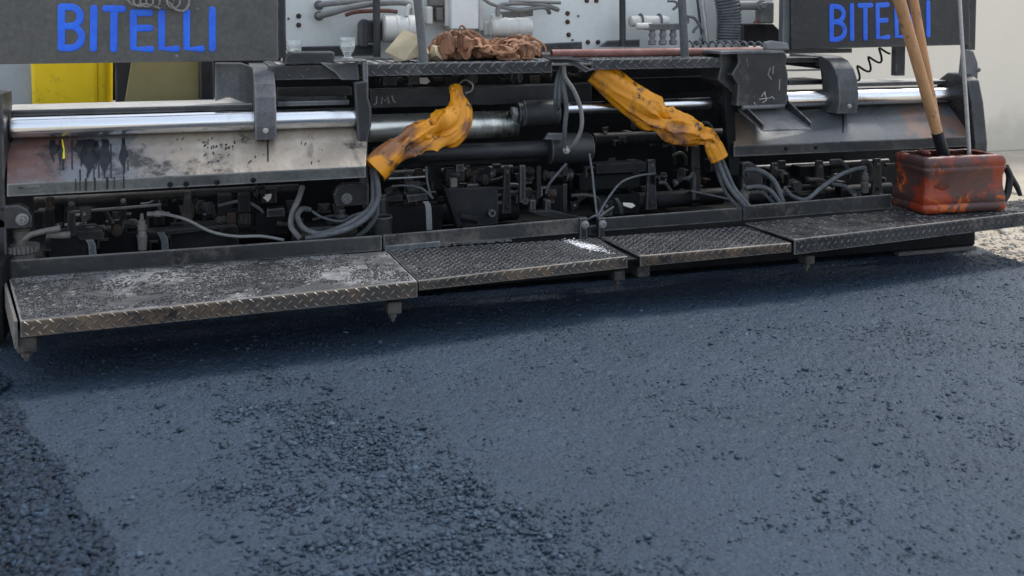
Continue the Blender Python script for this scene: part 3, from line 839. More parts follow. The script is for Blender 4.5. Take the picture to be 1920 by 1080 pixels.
# --- claw brackets that ride on the rods
def claw(px0, px1, Yr, z):
    prof = [(-0.1, -0.085), (-0.115, -0.02), (-0.115, 0.05), (-0.1, 0.12), (-0.065, 0.18), (-0.01, 0.225), (0.07, 0.25), (0.42, 0.255), (0.42, 0.19), (0.1, 0.185), (0.06, 0.16), (0.06, -0.085)]
    x0, x1 = xw(px0, Yr - 0.1), xw(px1, Yr - 0.1)
    o = MB().prism([(x0, Yr + a, z + b) for a, b in prof], (x1 - x0, 0, 0)).build('claw_bracket', 'grey', pav, bevel=0.006)
    bolt((px0 + px1) / 2 + 3, 0, 5, 0.01, o) if False else None
    return o
ca_ = claw(479, 519, 5.0, ra.z); cb_ = claw(1569, 1605, 5.2, rc.z)
bolt(498, 245, 4.89, 0.009, ca_, 'zinc'); bolt(1592, 199, 5.09, 0.009, cb_, 'zinc')
plate('bracket_web', [(403, 118), (452, 118), (470, 124), (480, 140), (484, 200), (470, 196), (428, 182), (403, 190)], 5.08, 0.04, 'grey', pav, bevel=0.006)
plate('bracket_web', [(1476, 108), (1540, 104), (1556, 110), (1569, 130), (1574, 190), (1550, 185), (1545, 130), (1476, 122)], 5.33, 0.04, 'black', pav, bevel=0.006)
# collars at the rod ends
for px, y, Y, r in ((13, 240, 5.0, 0.062), (672, 221, 5.0, 0.06), (1812, 175, 5.2, 0.06)):
    c = P(px, y, Y)
    MB().lathe([(r, -0.02), (r * 1.06, -0.012), (r * 1.06, 0.012), (r, 0.02)], (c.x, Y, ra.z if Y == 5.0 else rc.z), (1, 0, 0), 32).build('rod_collar', 'black', pav, smooth='auto')

# end gates
rect('end_gate', -60, 176, 13, 494, 4.84, 0.24, 'dark', pav, bevel=0.006)
rect('end_gate', -60, 500, 8, 640, 4.6, 0.2, 'black', pav, bevel=0.006)
c = P(1826, 160, 5.1)
gx = xw(1813, 5.05)
prof = [(4.98, 0.42), (4.98, 0.62), (5.02, 0.86), (5.06, 0.99), (5.13, 1.03), (5.24, 1.03), (5.32, 0.98), (5.36, 0.86), (5.4, 0.42)]
MB().prism([(gx, a, b) for a, b in prof], (0.09, 0, 0)).build('end_gate', 'dark', pav, bevel=0.01)
plate('gate_bracket', [(1808, 130), (1812, 92), (1826, 96), (1834, 118), (1834, 148), (1806, 148)], 5.12, 0.05, 'grey', pav, bevel=0.006)
bolt(1834, 131, 5.12, 0.01, pav, 'grey')

# --- divider cheek between the screed halves
plate('divider_cheek', [(664, 155), (690, 150), (691, 182), (697, 205), (697, 235), (692, 252), (690, 262), (691, 346), (676, 346), (669, 232)], 4.93, 0.05, 'dark', pav, bevel=0.008)
plate('divider_cheek', [(1356, 160), (1378, 170), (1381, 290), (1388, 296), (1386, 330), (1368, 330), (1362, 240)], 5.05, 0.05, 'black', pav, bevel=0.008)

# --- walkway decks
def deck(x0, x1, yt0, yt1, h, Y, dep, skip=0.0, mat='plate'):
    a, b = P(x0, yt0, Y), P(x1, yt1, Y)
    z = (a.z + b.z) / 2
    d = MB().box((a.x, Y, z - 0.012), (b.x, Y + dep, z)).build('walkway_deck', mat, pav, bevel=0.003)
    lp = MB().box((a.x, Y - 0.01, z - h), (b.x, Y - 0.0005, z + 0.001)).build('deck_lip', mat, d, bevel=0.003)
    tread('tread_bars', (a.x, Y - 0.0102, z - h), (b.x, Y - 0.0102, z - h), (b.x, Y - 0.0102, z), (a.x, Y - 0.0102, z), (0, -1, 0), 0.06, mat, d, bar=0.045, wid=0.012, hgt=0.005, skip=skip)
    tread('tread_bars', (a.x, Y, z), (b.x, Y, z), (b.x, Y + dep, z), (a.x, Y + dep, z), (0, 0, 1), 0.06, mat, d, bar=0.045, wid=0.011, hgt=0.004, skip=skip)
    return d, z
D1, zd1 = deck(688, 1034, 120, 115, 0.06, 4.97, 0.55)
D2, zd2 = deck(1108, 1352, 112, 108, 0.055, 5.05, 0.5)
D0, zd0 = deck(506, 682, 123, 121, 0.07, 5.03, 0.5, 0.2)
zl = P(600, 145, 5.0).z
plate('torn_sheet', [(600, 117), (636, 119), (671, 117), (674, 150), (640, 150), (628, 136), (615, 128)], 4.985, 0.006, 'grey', pav)
plate('bent_sheet', [(1028, 112), (1060, 108), (1082, 113), (1096, 124), (1112, 131), (1098, 136), (1078, 124), (1064, 118), (1040, 119)], 4.93, 0.006, 'dark', pav)
pts = [(1010, 104), (1060, 104), (1105, 118), (1062, 113), (1030, 113)]
MB().prism([PZ(x, y, zd1 + 0.012) for x, y in pts], (0, 0, 0.005)).build('bent_sheet', 'black', pav, bevel=0.002)
# angle bracket that carries the tea glass
a, b = P(627, 113, 4.93), P(689, 113, 4.93)
m = MB().box((a.x, 4.93, a.z - 0.008), (b.x, 5.1, a.z)); zsh = a.z
m.build('angle_bracket', 'grey', pav, bevel=0.003)
plate('bracket_leg', [(680, 116), (690, 116), (691, 190), (684, 190), (682, 150)], 4.935, 0.05, 'grey', pav, bevel=0.003)
# rail posts
def post(x0, y0, x1, y1, Y, r, mat='dark'):
    rodx('rail_post', P(x0, y0, Y), P(x1, y1, Y), r, mat, pav, 18)
post(770, -130, 795, 118, 5.0, 0.022, 'grey'); post(704, -130, 707, 108, 5.4, 0.02)
post(1272, -130, 1284, 106, 5.1, 0.023, 'grey'); post(1166, -130, 1167.5, 88, 5.5, 0.019)
plate('post_foot', [(1124, 88), (1140, 76), (1200, 74), (1200, 88)], 5.5, 0.02, 'dark', pav)
plate('toe_board', [(1006, 82), (1092, 78), (1092, 96), (1006, 98)], 5.5, 0.012, 'plate', pav)
plate('toe_board', [(540, 88), (700, 84), (700, 104), (540, 108)], 5.52, 0.012, 'dark', pav)

# --- engine-side body panel with pumps and hoses
YB = 5.62
plate('body_panel', [(528, -160), (1168, -160), (1168, 122), (528, 130)], YB, 0.05, 'body', pav, bevel=0.008)
plate('body_panel', [(1171, -160), (1462, -160), (1462, -20), (1400, 90), (1392, 118), (1171, 118)], YB + 0.03, 0.05, 'body', pav, bevel=0.008)
for x, y in ((560, 30), (560, 47), (1064, 25), (1064, 41), (1066, 65), (1102, 79), (1121, 79), (1100, 1), (1118, 1)):
    bolt(x, y, YB, 0.0095, pav, 'oldbolt')
for x, y in ((541, 35), (1084, 30), (1073, 75)):
    bolt(x, y, YB, 0.004, pav, 'oldbolt', 'rivet')
hose('pump_pipe', [(598, 10, 5.55), (625, 6, 5.5), (680, 1, 5.5), (720, -4, 5.5)], 0.016, 'greyhose', pav)
hose('pump_pipe', [(598, 30, 5.55), (622, 24, 5.48), (660, 13, 5.46), (710, 6, 5.46), (758, 5, 5.46), (767, 12, 5.46), (768, 30, 5.46)], 0.018, 'greyhose', pav)
hose('pump_pipe', [(648, 28, 5.58), (670, 22, 5.55), (720, 20, 5.55), (745, 22, 5.55)], 0.012, 'rust', pav)
for x, y in ((598, 10), (598, 30)):
    bolt(x, y, YB - 0.05, 0.018, pav, 'dark', 'hose_nut', 0.03)
def pump(x0, x1, y, r, Y):
    a, b = P(x0, y, Y), P(x1, y, Y); L = b.x - a.x
    o = MB().lathe([(r * .8, 0), (r, 0.012), (r, L * .32), (r * 1.05, L * .34), (r * 1.05, L * .38), (r, L * .4), (r, L * .62), (r * 1.05, L * .64), (r * 1.05, L * .68), (r, L * .7), (r, L - 0.015), (r * .85, L)], a, (1, 0, 0), 30).build('pump', 'pipepaint', pav, smooth='auto')
    return o
pump(716, 790, 54, 0.075, 5.45); pump(920, 995, 52, 0.056, 5.45)
rect('pump_coupling', 684, 38, 716, 80, 5.44, 0.1, 'dark', pav, bevel=0.01)
plate('pump_flange', [(676, 44), (684, 36), (690, 36), (690, 88), (676, 88)], 5.43, 0.12, 'dark', pav, bevel=0.008)
hose('elbow_pipe', [(762, 30, 5.42), (764, 16, 5.42), (770, 10, 5.42)], 0.014, 'pipepaint', pav)
rect('valve_cover', 846, -60, 898, 55, 5.46, 0.14, 'body', pav, bevel=0.008)
rect('valve_block', 835, -40, 846, 50, 5.5, 0.1, 'pipepaint', pav, bevel=0.006)
rect('valve_block', 898, -10, 908, 58, 5.5, 0.1, 'pipepaint', pav, bevel=0.006)
rect('valve_block', 908, 40, 924, 68, 5.5, 0.08, 'pipepaint', pav, bevel=0.01)
rect('valve_block', 806, -30, 836, 12, 5.52, 0.08, 'crust', pav, bevel=0.01)
rect('valve_block', 800, 12, 812, 46, 5.5, 0.08, 'pipepaint', pav, bevel=0.01)
rect('valve_block', 818, 14, 832, 40, 5.51, 0.08, 'crust', pav, bevel=0.01)
rect('pipe_clamp', 924, 26, 942, 46, 5.42, 0.06, 'pipepaint', pav, bevel=0.01)
hose('pump_pipe', [(934, 30, 5.42), (934, 16, 5.42), (944, 8, 5.42), (980, 6, 5.42), (1020, 10, 5.45), (1046, 18, 5.55)], 0.014, 'greyhose', pav)
hose('pump_pipe', [(905, -4, 5.42), (925, 8, 5.42), (970, 18, 5.42), (1020, 14, 5.45), (1030, 24, 5.57)], 0.012, 'greyhose', pav)
hose('pump_pipe', [(955, 2, 5.42), (1000, 3, 5.42), (1050, 5, 5.5)], 0.011, 'greyhose', pav)
plate('pipe_bracket', [(938, 22), (1000, 18), (1000, 30), (938, 36)], 5.52, 0.02, 'crust', pav)  # small bracket plate behind the pump pipes
# manifold with fittings
a, b = P(1180, 40, 5.5), P(1252, 36, 5.5)
mf = MB().lathe([(0.02, 0), (0.032, 0.008), (0.034, 0.06), (0.034, b.x - a.x - 0.02), (0.028, b.x - a.x)], a, (1, 0, 0), 24).build('manifold', 'pipepaint', pav, smooth='auto')
a2 = P(1192, 49, 5.46)
MB().lathe([(0.014, 0), (0.02, 0.006), (0.02, 0.1), (0.015, 0.11)], a2, (1, 0, 0), 20).build('spool', 'pipepaint', mf, smooth='auto')
for x in (1201, 1236):
    c = P(x, 38, 5.5)
    MB().lathe([(0.039, -0.006), (0.042, 0), (0.039, 0.006)], c, (1, 0, 0), 24).build('clamp_band', 'dark', mf, smooth='auto')
rect('manifold_block', 1216, 44, 1276, 56, 5.44, 0.08, 'grey', pav, bevel=0.005)
for x in (1223, 1243, 1262):
    c = P(x, 56, 5.47)
    MB().lathe([(0.017, 0), (0.017, 0.02), (0.022, 0.022), (0.022, 0.04), (0.016, 0.042), (0.016, 0.06), (0.024, 0.062), (0.024, 0.085), (0.014, 0.09)], c, (0, 0, -1), 14).build('fitting', 'greyhose', pav, smooth='auto')
rodx('bright_pipe', P(1309, -60, 5.5), P(1326, 84, 5.5), 0.014, 'zinc', pav, 18)
rodx('bright_pipe', P(1300, -60, 5.54), P(1318, 84, 5.54), 0.008, 'dark', pav, 12)
# corrugated duct
n = 130
p0, p1, p2 = P(1352, -50, 5.45), P(1366, 20, 5.45), P(1366, 78, 5.45)
path = catmull([p0, p1, p2], n // 2)
rs = [0.072 + 0.005 * math.sin(i * 2 * math.pi / 6) for i in range(len(path))]
MB().tube(path, rs, 28).build('corrugated_duct', 'hose', pav, smooth=True)
plate('duct_bracket', [(1392, 44), (1450, 44), (1472, 66), (1480, 86), (1392, 86)], 5.5, 0.06, 'dark', pav, bevel=0.008)
rodx('hydraulic_pin', P(1384, 10, 5.42), P(1432, 10, 5.42), 0.028, 'greyhose', pav, 18)
rect('pin_lug', 1428, 3, 1452, 44, 5.42, 0.08, 'greyhose', pav, bevel=0.012)
bolt(1427, 10, 5.4, 0.022, pav, 'greyhose', 'nut', 0.03)
plate('pin_web', [(1415, 44), (1432, 24), (1440, 22), (1440, 44)], 5.45, 0.03, 'rust', pav)
# coiled cables
helix(P(1292, 84, 5.3), P(1436, 86, 5.3), 0.022, 0.007, 10).build('coiled_cable', 'hose', pav, smooth=True)
hose('cable', [(1288, 30, 5.4), (1302, 34, 5.4), (1312, 48, 5.4), (1318, 64, 5.4), (1306, 84, 5.38)], 0.009, 'hose', pav)
hose('cable', [(1314, 44, 5.4), (1302, 56, 5.4), (1300, 62, 5.4)], 0.008, 'hose', pav)
hose('cable', [(1252, 2, 5.45), (1266, 3, 5.45), (1270, 10, 5.45), (1262, 18, 5.45)], 0.008, 'hose', pav)
hose('cable', [(1284, 30, 5.4), (1290, 36, 5.4), (1289, 44, 5.4)], 0.008, 'hose', pav)
# the coil under the second board
ca1, ca2 = P(1598, 146, 5.35), P(1664, 92, 5.35)
pts = []
for i in range(57):
    t = i / 56; a = t * 2 * math.pi * 3.2
    base = ca1 + (ca2 - ca1) * t
    pts.append(base + Vector((0.63, 0, -0.77)) * (0.04 * math.sin(a)) + Vector((0, 0.012 * math.cos(a), 0)))
MB().tube(pts, 0.007, 8).build('coiled_cable', 'black', pav, smooth=True)

# --- lettered boards
def board(poly, Y, mat, lab):
    return plate('sign_board', poly, Y, 0.03, mat, pav, bevel=0.005, label=lab)
YS1, YS2 = 5.0, 5.15
SB1 = board([(-60, -130), (521, -130), (522, 113.5), (-60, 121.5)], YS1, 'sign', 'grey-brown board with blue capital letters')
SB2 = board([(1484, -130), (1816, -130), (1819, 84), (1484, 93)], YS2, 'signdark', 'black board with blue capital letters')
rect('board_post', 519, -130, 537, 109, 5.035, 0.04, 'dark', pav)
rect('board_post', 1471, -130, 1482.5, 92, 5.17, 0.05, 'grey', pav)
rect('board_post', 1821, -130, 1829, 94, 5.17, 0.04, 'dark', pav)
rect('board_bar', 1440, 92, 1598, 99, 5.2, 0.05, 'dark', pav)
rect('board_post', 1681, 85, 1697, 142, 5.3, 0.05, 'dark', pav)
plate('cable_gland', [(1436, 80), (1448, 76), (1478, 80), (1482, 94), (1436, 94)], 5.12, 0.04, 'greyhose', pav, bevel=0.01)
for x, y in ((370, 17), (331, 105), (398, 94)):
    bolt(x, y, YS1, 0.006, SB1, 'grey', 'screw', 0.006)

def stroke(m, pts2, w, Y, relief):
    pts = [P(x, y, Y) for x, y in pts2]
    n = len(pts)
    tan = [(pts[min(i + 1, n - 1)] - pts[max(i - 1, 0)]).normalized() for i in range(n)]
    rings = []
    for k in range(4): a = (1 - k / 4) * math.pi / 2; rings.append((pts[0] - tan[0] * w * math.sin(a), tan[0], max(w * math.cos(a), w * 0.05)))
    for i in range(n): rings.append((pts[i], tan[i], w))
    for k in range(1, 5): a = (k / 4) * math.pi / 2; rings.append((pts[-1] + tan[-1] * w * math.sin(a), tan[-1], max(w * math.cos(a), w * 0.05)))
    prof = [(-1, 0.25), (-1, -0.5), (-0.82, -0.9), (-0.5, -1), (0.5, -1), (0.82, -0.9), (1, -0.5), (1, 0.25)]
    vs, fs = [], []
    for p, t, r in rings:
        pe = Vector((t.z, 0, -t.x)).normalized()
        for a, b in prof:
            vs.append(p + pe * a * r + Vector((0, b * relief * min(1, 0.5 + r / w / 2), 0)))
    K = len(prof)
    for i in range(len(rings) - 1):
        for k in range(K):
            a, b = i * K + k, i * K + (k + 1) % K
            fs.append((a, b, b + K, a + K))
    m.add(vs, fs)

def arc(cx, cy, rx, ry, a0, a1, n=9):
    return [(cx + rx * math.cos(R(a0 + (a1 - a0) * i / n)), cy + ry * math.sin(R(a0 + (a1 - a0) * i / n))) for i in range(n + 1)]

def letters(spec, w, Y, parent):
    for nm, strokes in spec:
        m = MB()
        for i, st in enumerate(strokes):
            stroke(m, st, w, Y - 0.0012 + 0.0003 * i, 0.0026)
        m.build('letter', 'blue', parent, smooth='auto', label='blue capital letter ' + nm)

def letter_B(x0, x1, y0, y1):
    ym = y0 + (y1 - y0) * 0.47
    ru, rl = (ym - y0) / 2, (y1 - ym) / 2
    k = min(x1 - x0, 40)
    up = [(x0, y0)] + arc(x1 - ru - 2.5, y0 + ru, ru, ru, -90, 90, 10) + [(x0, ym)]
    lo = [(x0, ym)] + arc(x1 - rl, ym + rl, rl, rl, -90, 90, 10) + [(x0, y1)]
    return [[(x0, y0), (x0, y1)], up, lo]
letters([
    ('B', letter_B(115, 153, 13, 90)),
    ('I', [[(176, 15), (175, 91)]]),
    ('T', [[(198, 16), (230, 17)], [(214, 17), (213, 92)]]),
    ('E', [[(250, 24), (250, 91), (283, 92)], [(250, 24), (281, 24)], [(250, 53), (281, 52.5)]]),
    ('L', [[(303, 24), (303, 91), (331, 91.5)]]),
    ('L', [[(350, 22), (350, 91), (378, 91.5)]]),
    ('I', [[(398, 18), (398, 92)]]),
], 0.0155, YS1, SB1)
letters([
    ('B', letter_B(1559, 1584, 12, 74)),
    ('I', [[(1597, 10), (1597.5, 73)]]),
    ('T', [[(1611, 10.5), (1633, 10)], [(1622, 10.5), (1622.5, 72)]]),
    ('E', [[(1645, 10), (1645.5, 71), (1665, 69.5)], [(1645, 10), (1664, 9)], [(1645, 39), (1662, 38)]]),
    ('L', [[(1680, 8), (1681, 69), (1699, 67.5)]]),
    ('L', [[(1711, 6), (1711.5, 68), (1728, 66)]]),
    ('I', [[(1740, 5), (1740.5, 66)]]),
], 0.0148, YS2, SB2)
# twisted wire hung over the first board
pts = []
for i in range(90):
    t = i / 89
    x = 250 + 80 * t + 9 * math.sin(t * 40); y = 8 + 11 * math.cos(t * 40) * (0.6 + 0.4 * t) - 3
    pts.append(P(x, y, 4.965 + 0.02 * math.sin(t * 33)))
MB().tube(pts, 0.0055, 8).build('twisted_wire', 'wire', pav, smooth=True)
hose('twisted_wire', [(316, 4, 4.96), (330, 18, 4.955), (345, 20, 4.955), (354, 8, 4.96), (356, -20, 4.96)], 0.0065, 'wire', pav)
hose('twisted_wire', [(236, -4, 4.96), (250, 10, 4.955), (275, 8, 4.955), (300, 16, 4.955)], 0.0055, 'wire', pav)

# --- yellow machine side seen between board and rail
MB().box((P(60, 150, 6.25).x, 6.25, 0.9), (P(540, 150, 6.25).x, 6.29, P(60, 60, 6.25).z)).build('bulkhead', 'shaded_soot', pav)
plate('side_panel', [(-60, 90), (56, 90), (60, 200), (-60, 206)], 6.15, 0.04, 'bluegrey', pav, bevel=0.006)
plate('side_panel', [(56, 92), (182, 92), (184, 205), (60, 205)], 6.05, 0.06, 'ochre', pav, bevel=0.02, label='bright yellow side panel')
MB().cyl(P(190, 90, 6.13), P(190, 205, 6.13), 0.06, 24).build('panel_corner', 'ochre', pav, smooth='auto')
rect('panel_frame', 214, 90, 250, 200, 6.0, 0.1, 'dark', pav, bevel=0.01)
plate('side_panel', [(250, 90), (374, 90), (374, 200), (232, 200)], 5.95, 0.04, 'shaded_yellow', pav, bevel=0.006, label='yellow side panel with shade put into its dull colour')
rect('panel_frame', 373, 90, 402, 196, 5.9, 0.12, 'dark', pav, bevel=0.01)

# --- middle of the screed
plate('cross_beam', [(694, 168), (1110, 156), (1110, 192), (694, 203)], 5.38, 0.08, 'dark', pav, bevel=0.006)
plate('cross_beam', [(1112, 150), (1352, 142), (1352, 170), (1112, 178)], 5.5, 0.08, 'black', pav, bevel=0.006)
for x0, y0, x1, y1, mt in ((700, 145, 712, 160, 'black'), (718, 146, 744, 160, 'dark'), (766, 144, 790, 158, 'dark'), (1140, 150, 1160, 200, 'black')):
    rect('beam_block', x0, y0, x1, y1, 5.34, 0.06, mt, pav)
plate('paper_and_light_patch', [(786, 146), (801, 145), (807, 153), (800, 158), (788, 157)], 5.33, 0.004, 'paper_and_light', pav)
a = P(968, 213, 5.22); b = P(1046, 210, 5.22)
cy = MB().lathe([(0.05, 0), (0.062, 0.006), (0.062, 0.03), (0.072, 0.034), (0.072, b.x - a.x - 0.01), (0.06, b.x - a.x)], a, (1, 0, 0), 32).build('ram_cylinder', 'dark', pav, smooth='auto')
MB().lathe([(0.03, -0.03), (0.04, -0.025), (0.04, 0.002)], a, (1, 0, 0), 6).build('ram_nut', 'zinc', cy)
a = P(700, 292, 5.18); b = P(1034, 278, 5.18)
MB().cyl(Vector((a.x, a.y, b.z)), b, 0.045, 28).build('cross_tube', 'dark', pav, smooth='auto')
rect('tube_flat', 745, 297, 1050, 293, 5.16, 0.08, 'black', pav) if False else None
plate('lower_beam', [(740, 302), (1030, 290), (1030, 302), (740, 316)], 5.22, 0.06, 'black', pav)
a = P(1026, 279, 5.16); b = P(1106, 277, 5.16)
MB().lathe([(0.075, 0), (0.083, 0.006), (0.083, b.x - a.x - 0.02), (0.074, b.x - a.x)], a, (1, 0, 0), 36).build('drum_cap', 'dark', pav, smooth='auto')
plate('saddle', [(1022, 262), (1030, 250), (1060, 250), (1060, 262)], 5.05, 0.03, 'grey', pav)
# hanging hose bundle
for pts, r, mt in (([(1052, 126, 5.0), (1044, 150, 4.99), (1041, 185, 5.0), (1043, 212, 5.05)], 0.011, 'hose'),
                   ([(1056, 126, 5.0), (1050, 155, 4.98), (1048, 195, 5.0), (1046, 205, 5.06)], 0.01, 'hose'),
                   ([(1056, 124, 4.98), (1056, 160, 4.97), (1062, 200, 4.97), (1059, 240, 4.98), (1058, 276, 5.03)], 0.012, 'hose'),
                   ([(1057, 122, 4.96), (1060, 145, 4.95), (1076, 170, 4.94), (1089, 205, 4.94), (1090, 240, 4.95), (1078, 268, 4.98), (1066, 280, 5.03)], 0.011, 'greyhose'),
                   ([(1105, 288, 5.0), (1110, 320, 4.96), (1114, 360, 4.9), (1119, 402, 4.86)], 0.006, 'hose'),
                   ([(1120, 406, 4.86), (1140, 372, 4.95), (1165, 342, 5.0), (1195, 330, 5.05), (1228, 325, 5.1)], 0.006, 'hose'),
                   ([(1122, 408, 4.86), (1135, 398, 4.88), (1150, 388, 4.95)], 0.006, 'hose'),
                   ([(1102, 412, 4.86), (1112, 406, 4.85), (1120, 404, 4.86)], 0.006, 'hose'),
                   ([(1062, 307, 5.0), (1046, 325, 5.0), (1030, 345, 5.02), (1024, 362, 5.05)], 0.007, 'hose')):
    hose('hydraulic_hose', pts, r, mt, pav)
bolt(1062, 281, 5.03, 0.014, pav, 'zinc', 'hose_nut', 0.02)
hose('wire_loop', [(858, 160, 5.08), (872, 150, 5.05), (886, 158, 5.03), (884, 170, 5.03), (872, 175, 5.03)], 0.005, 'wire', pav)

# --- orange tarpaulin sleeves over hose runs
def sleeve_part(pts, rad, seed, lab, pinches, calm, pleats=5):
    # tarpaulin gathered at the pinches: crisp pleats there, flat crumpled facets between, a plain cuff at the end
    q = catmull([P(*p) for p in pts], 16)
    cum = np.concatenate([[0], np.cumsum([(q[i + 1] - q[i]).length for i in range(len(q) - 1)])])
    n0, n1 = 130, 88
    tt = np.linspace(0, cum[-1], n0)
    C = np.stack([np.interp(tt, cum, [p[k] for p in q]) for k in range(3)], -1)
    T = np.gradient(C, axis=0); T /= np.linalg.norm(T, axis=1)[:, None]
    U = np.zeros_like(C); u = np.array((0, 1.0, 0))
    for i in range(n0):
        u = u - T[i] * u.dot(T[i]); u /= np.linalg.norm(u); U[i] = u
    Wv = np.cross(T, U)
    vs = []
    for i in range(n0):
        t = i / (n0 - 1)
        r0 = float(np.interp(t, np.linspace(0, 1, len(rad)), rad))
        pa = sum(math.exp(-((t - p) / w) ** 2) for p, w in pinches)
        sq = 1 - 0.3 * min(1, pa)
        cm = float(np.interp(t, calm[0], calm[1]))
        for j in range(n1):
            a = 2 * math.pi * j / n1
            ph = pleats * a / (2 * math.pi) + t * 5.0 + 0.35 * noise.noise(Vector((math.cos(a), math.sin(a), t * 6 + seed)))
            tri = abs((ph % 1.0) * 2 - 1) * 2 - 1
            aa = a + 1.6 * t                       # folds run slantwise along the sleeve
            pv = Vector((math.cos(aa) * 1.05, math.sin(aa) * 1.05, t * cum[-1] / r0 * 0.24 + seed))
            wv = noise.noise_vector(pv * 1.3) * 0.35
            f1 = noise.voronoi((pv + wv) * 1.05)[0][0]
            f2 = noise.voronoi((pv - wv) * 2.9 + Vector((5, 3, 1)))[0][0]
            rr = r0 * (sq * 0.9 + cm * (1.0 * (f1 - 0.42) + 0.1 * (f2 - 0.45)) + 0.26 * min(1, pa) * tri)
            vs.append(C[i] + (U[i] * math.cos(a) * 0.8 + Wv[i] * math.sin(a)) * rr)
    idx = np.arange(n0 * n1).reshape(n0, n1); b = np.roll(idx, -1, 1)
    fs = np.stack([idx[:-1], b[:-1], b[1:], idx[1:]], -1).reshape(-1, 4)
    o = MB().add([tuple(v) for v in vs], fs.tolist()).build('hose_sleeve', 'sleeve', pav, smooth=True, label=lab)
    o.data.set_sharp_from_angle(angle=R(40))
    sd = o.modifiers.new('thickness', 'SOLIDIFY'); sd.thickness = 0.003; sd.offset = -1
    return o
sl1 = sleeve_part([(853, 163, 5.05), (857, 182, 5.0), (862, 208, 4.97), (848, 234, 4.95), (820, 248, 4.93), (788, 256, 4.92), (755, 272, 4.9), (726, 294, 4.88), (702, 318, 4.87)],
                  [0.036, 0.04, 0.06, 0.078, 0.086, 0.084, 0.072, 0.066, 0.066, 0.074, 0.08], 2.0, 'orange tarpaulin sleeve twisted around hoses',
                  ((0.1, 0.05), (0.47, 0.05), (0.72, 0.05)), ([0, 0.1, 0.2, 0.7, 0.82, 1], [0.3, 0.6, 1, 1, 0.25, 0.12]))
sl2 = sleeve_part([(1118, 132, 5.15), (1150, 158, 5.12), (1190, 192, 5.08), (1230, 220, 5.05), (1270, 236, 5.02), (1306, 250, 5.0), (1332, 264, 4.99), (1348, 298, 4.98)],
                  [0.08, 0.092, 0.1, 0.098, 0.088, 0.074, 0.056, 0.062], 6.4, 'stained orange tarpaulin sleeve sloping down to hoses',
                  ((0.52, 0.05), (0.83, 0.05)), ([0, 0.35, 0.5, 0.8, 0.9, 1], [0.28, 0.4, 1, 1, 0.7, 0.2]), 4)
for k, (pts, r) in enumerate((
    ([(703, 314, 4.88), (708, 345, 4.86), (708, 375, 4.85), (690, 405, 4.84), (655, 428, 4.84), (612, 440, 4.85), (575, 447, 4.9)], 0.014),
    ([(698, 316, 4.9), (700, 350, 4.88), (697, 385, 4.87), (672, 408, 4.86), (635, 428, 4.87), (600, 438, 4.88), (570, 428, 4.9), (558, 406, 4.93), (566, 392, 4.96), (580, 393, 5.0)], 0.0135),
    ([(706, 318, 4.9), (706, 365, 4.89), (706, 400, 4.9), (692, 425, 4.92), (670, 445, 4.95)], 0.012),
    ([(567, 350, 5.05), (560, 372, 5.0), (548, 400, 4.97), (546, 425, 4.96), (562, 447, 4.95)], 0.0135),
    ([(585, 396, 5.0), (605, 408, 5.0), (640, 415, 5.0), (662, 404, 5.0), (690, 396, 5.02)], 0.007),
    ([(1344, 296, 4.99), (1354, 322, 4.97), (1368, 352, 4.95), (1396, 386, 4.93)], 0.013),
    ([(1352, 296, 5.0), (1364, 325, 4.99), (1378, 355, 4.97), (1404, 386, 4.95)], 0.013),
    ([(1338, 292, 5.02), (1348, 330, 5.02), (1362, 362, 5.0), (1384, 388, 4.97)], 0.01),
    ([(1398, 318, 5.05), (1425, 320, 5.0), (1452, 340, 4.98), (1468, 378, 4.97)], 0.014),
    ([(1398, 352, 5.02), (1425, 350, 5.0), (1445, 358, 4.98), (1462, 380, 4.97)], 0.013),
    ([(1408, 360, 5.05), (1430, 362, 5.03), (1452, 382, 5.0)], 0.01),
    ([(1470, 352, 5.1), (1486, 368, 5.05), (1512, 374, 5.0), (1540, 352, 5.0), (1572, 330, 5.02), (1600, 318, 5.05), (1622, 314, 5.08)], 0.0125),
    ([(276, 401, 4.95), (310, 402, 4.93), (350, 412, 4.92), (395, 434, 4.9), (440, 443, 4.9), (490, 443, 4.9), (532, 450, 4.9)], 0.0075),
    ([(735, 349, 5.1), (760, 348, 5.08), (790, 353, 5.06), (812, 372, 5.06)], 0.006),
    ([(799, 312, 5.1), (801, 340, 5.08), (808, 368, 5.06)], 0.006),
    ([(1560, 345, 5.15), (1585, 350, 5.1), (1604, 368, 5.05)], 0.012))):
    hose('hydraulic_hose', pts, r, 'hose' if k not in (3, 12) else 'greyhose', pav)
a, b = P(276, 401, 4.95), P(318, 401, 4.94)
MB().tube([a, a.lerp(b, .35), a.lerp(b, .36), a.lerp(b, .62), a.lerp(b, .63), b], [.011, .011, .015, .015, .012, .009], 12).build('hose_ferrule', 'greyhose', pav, smooth='auto')

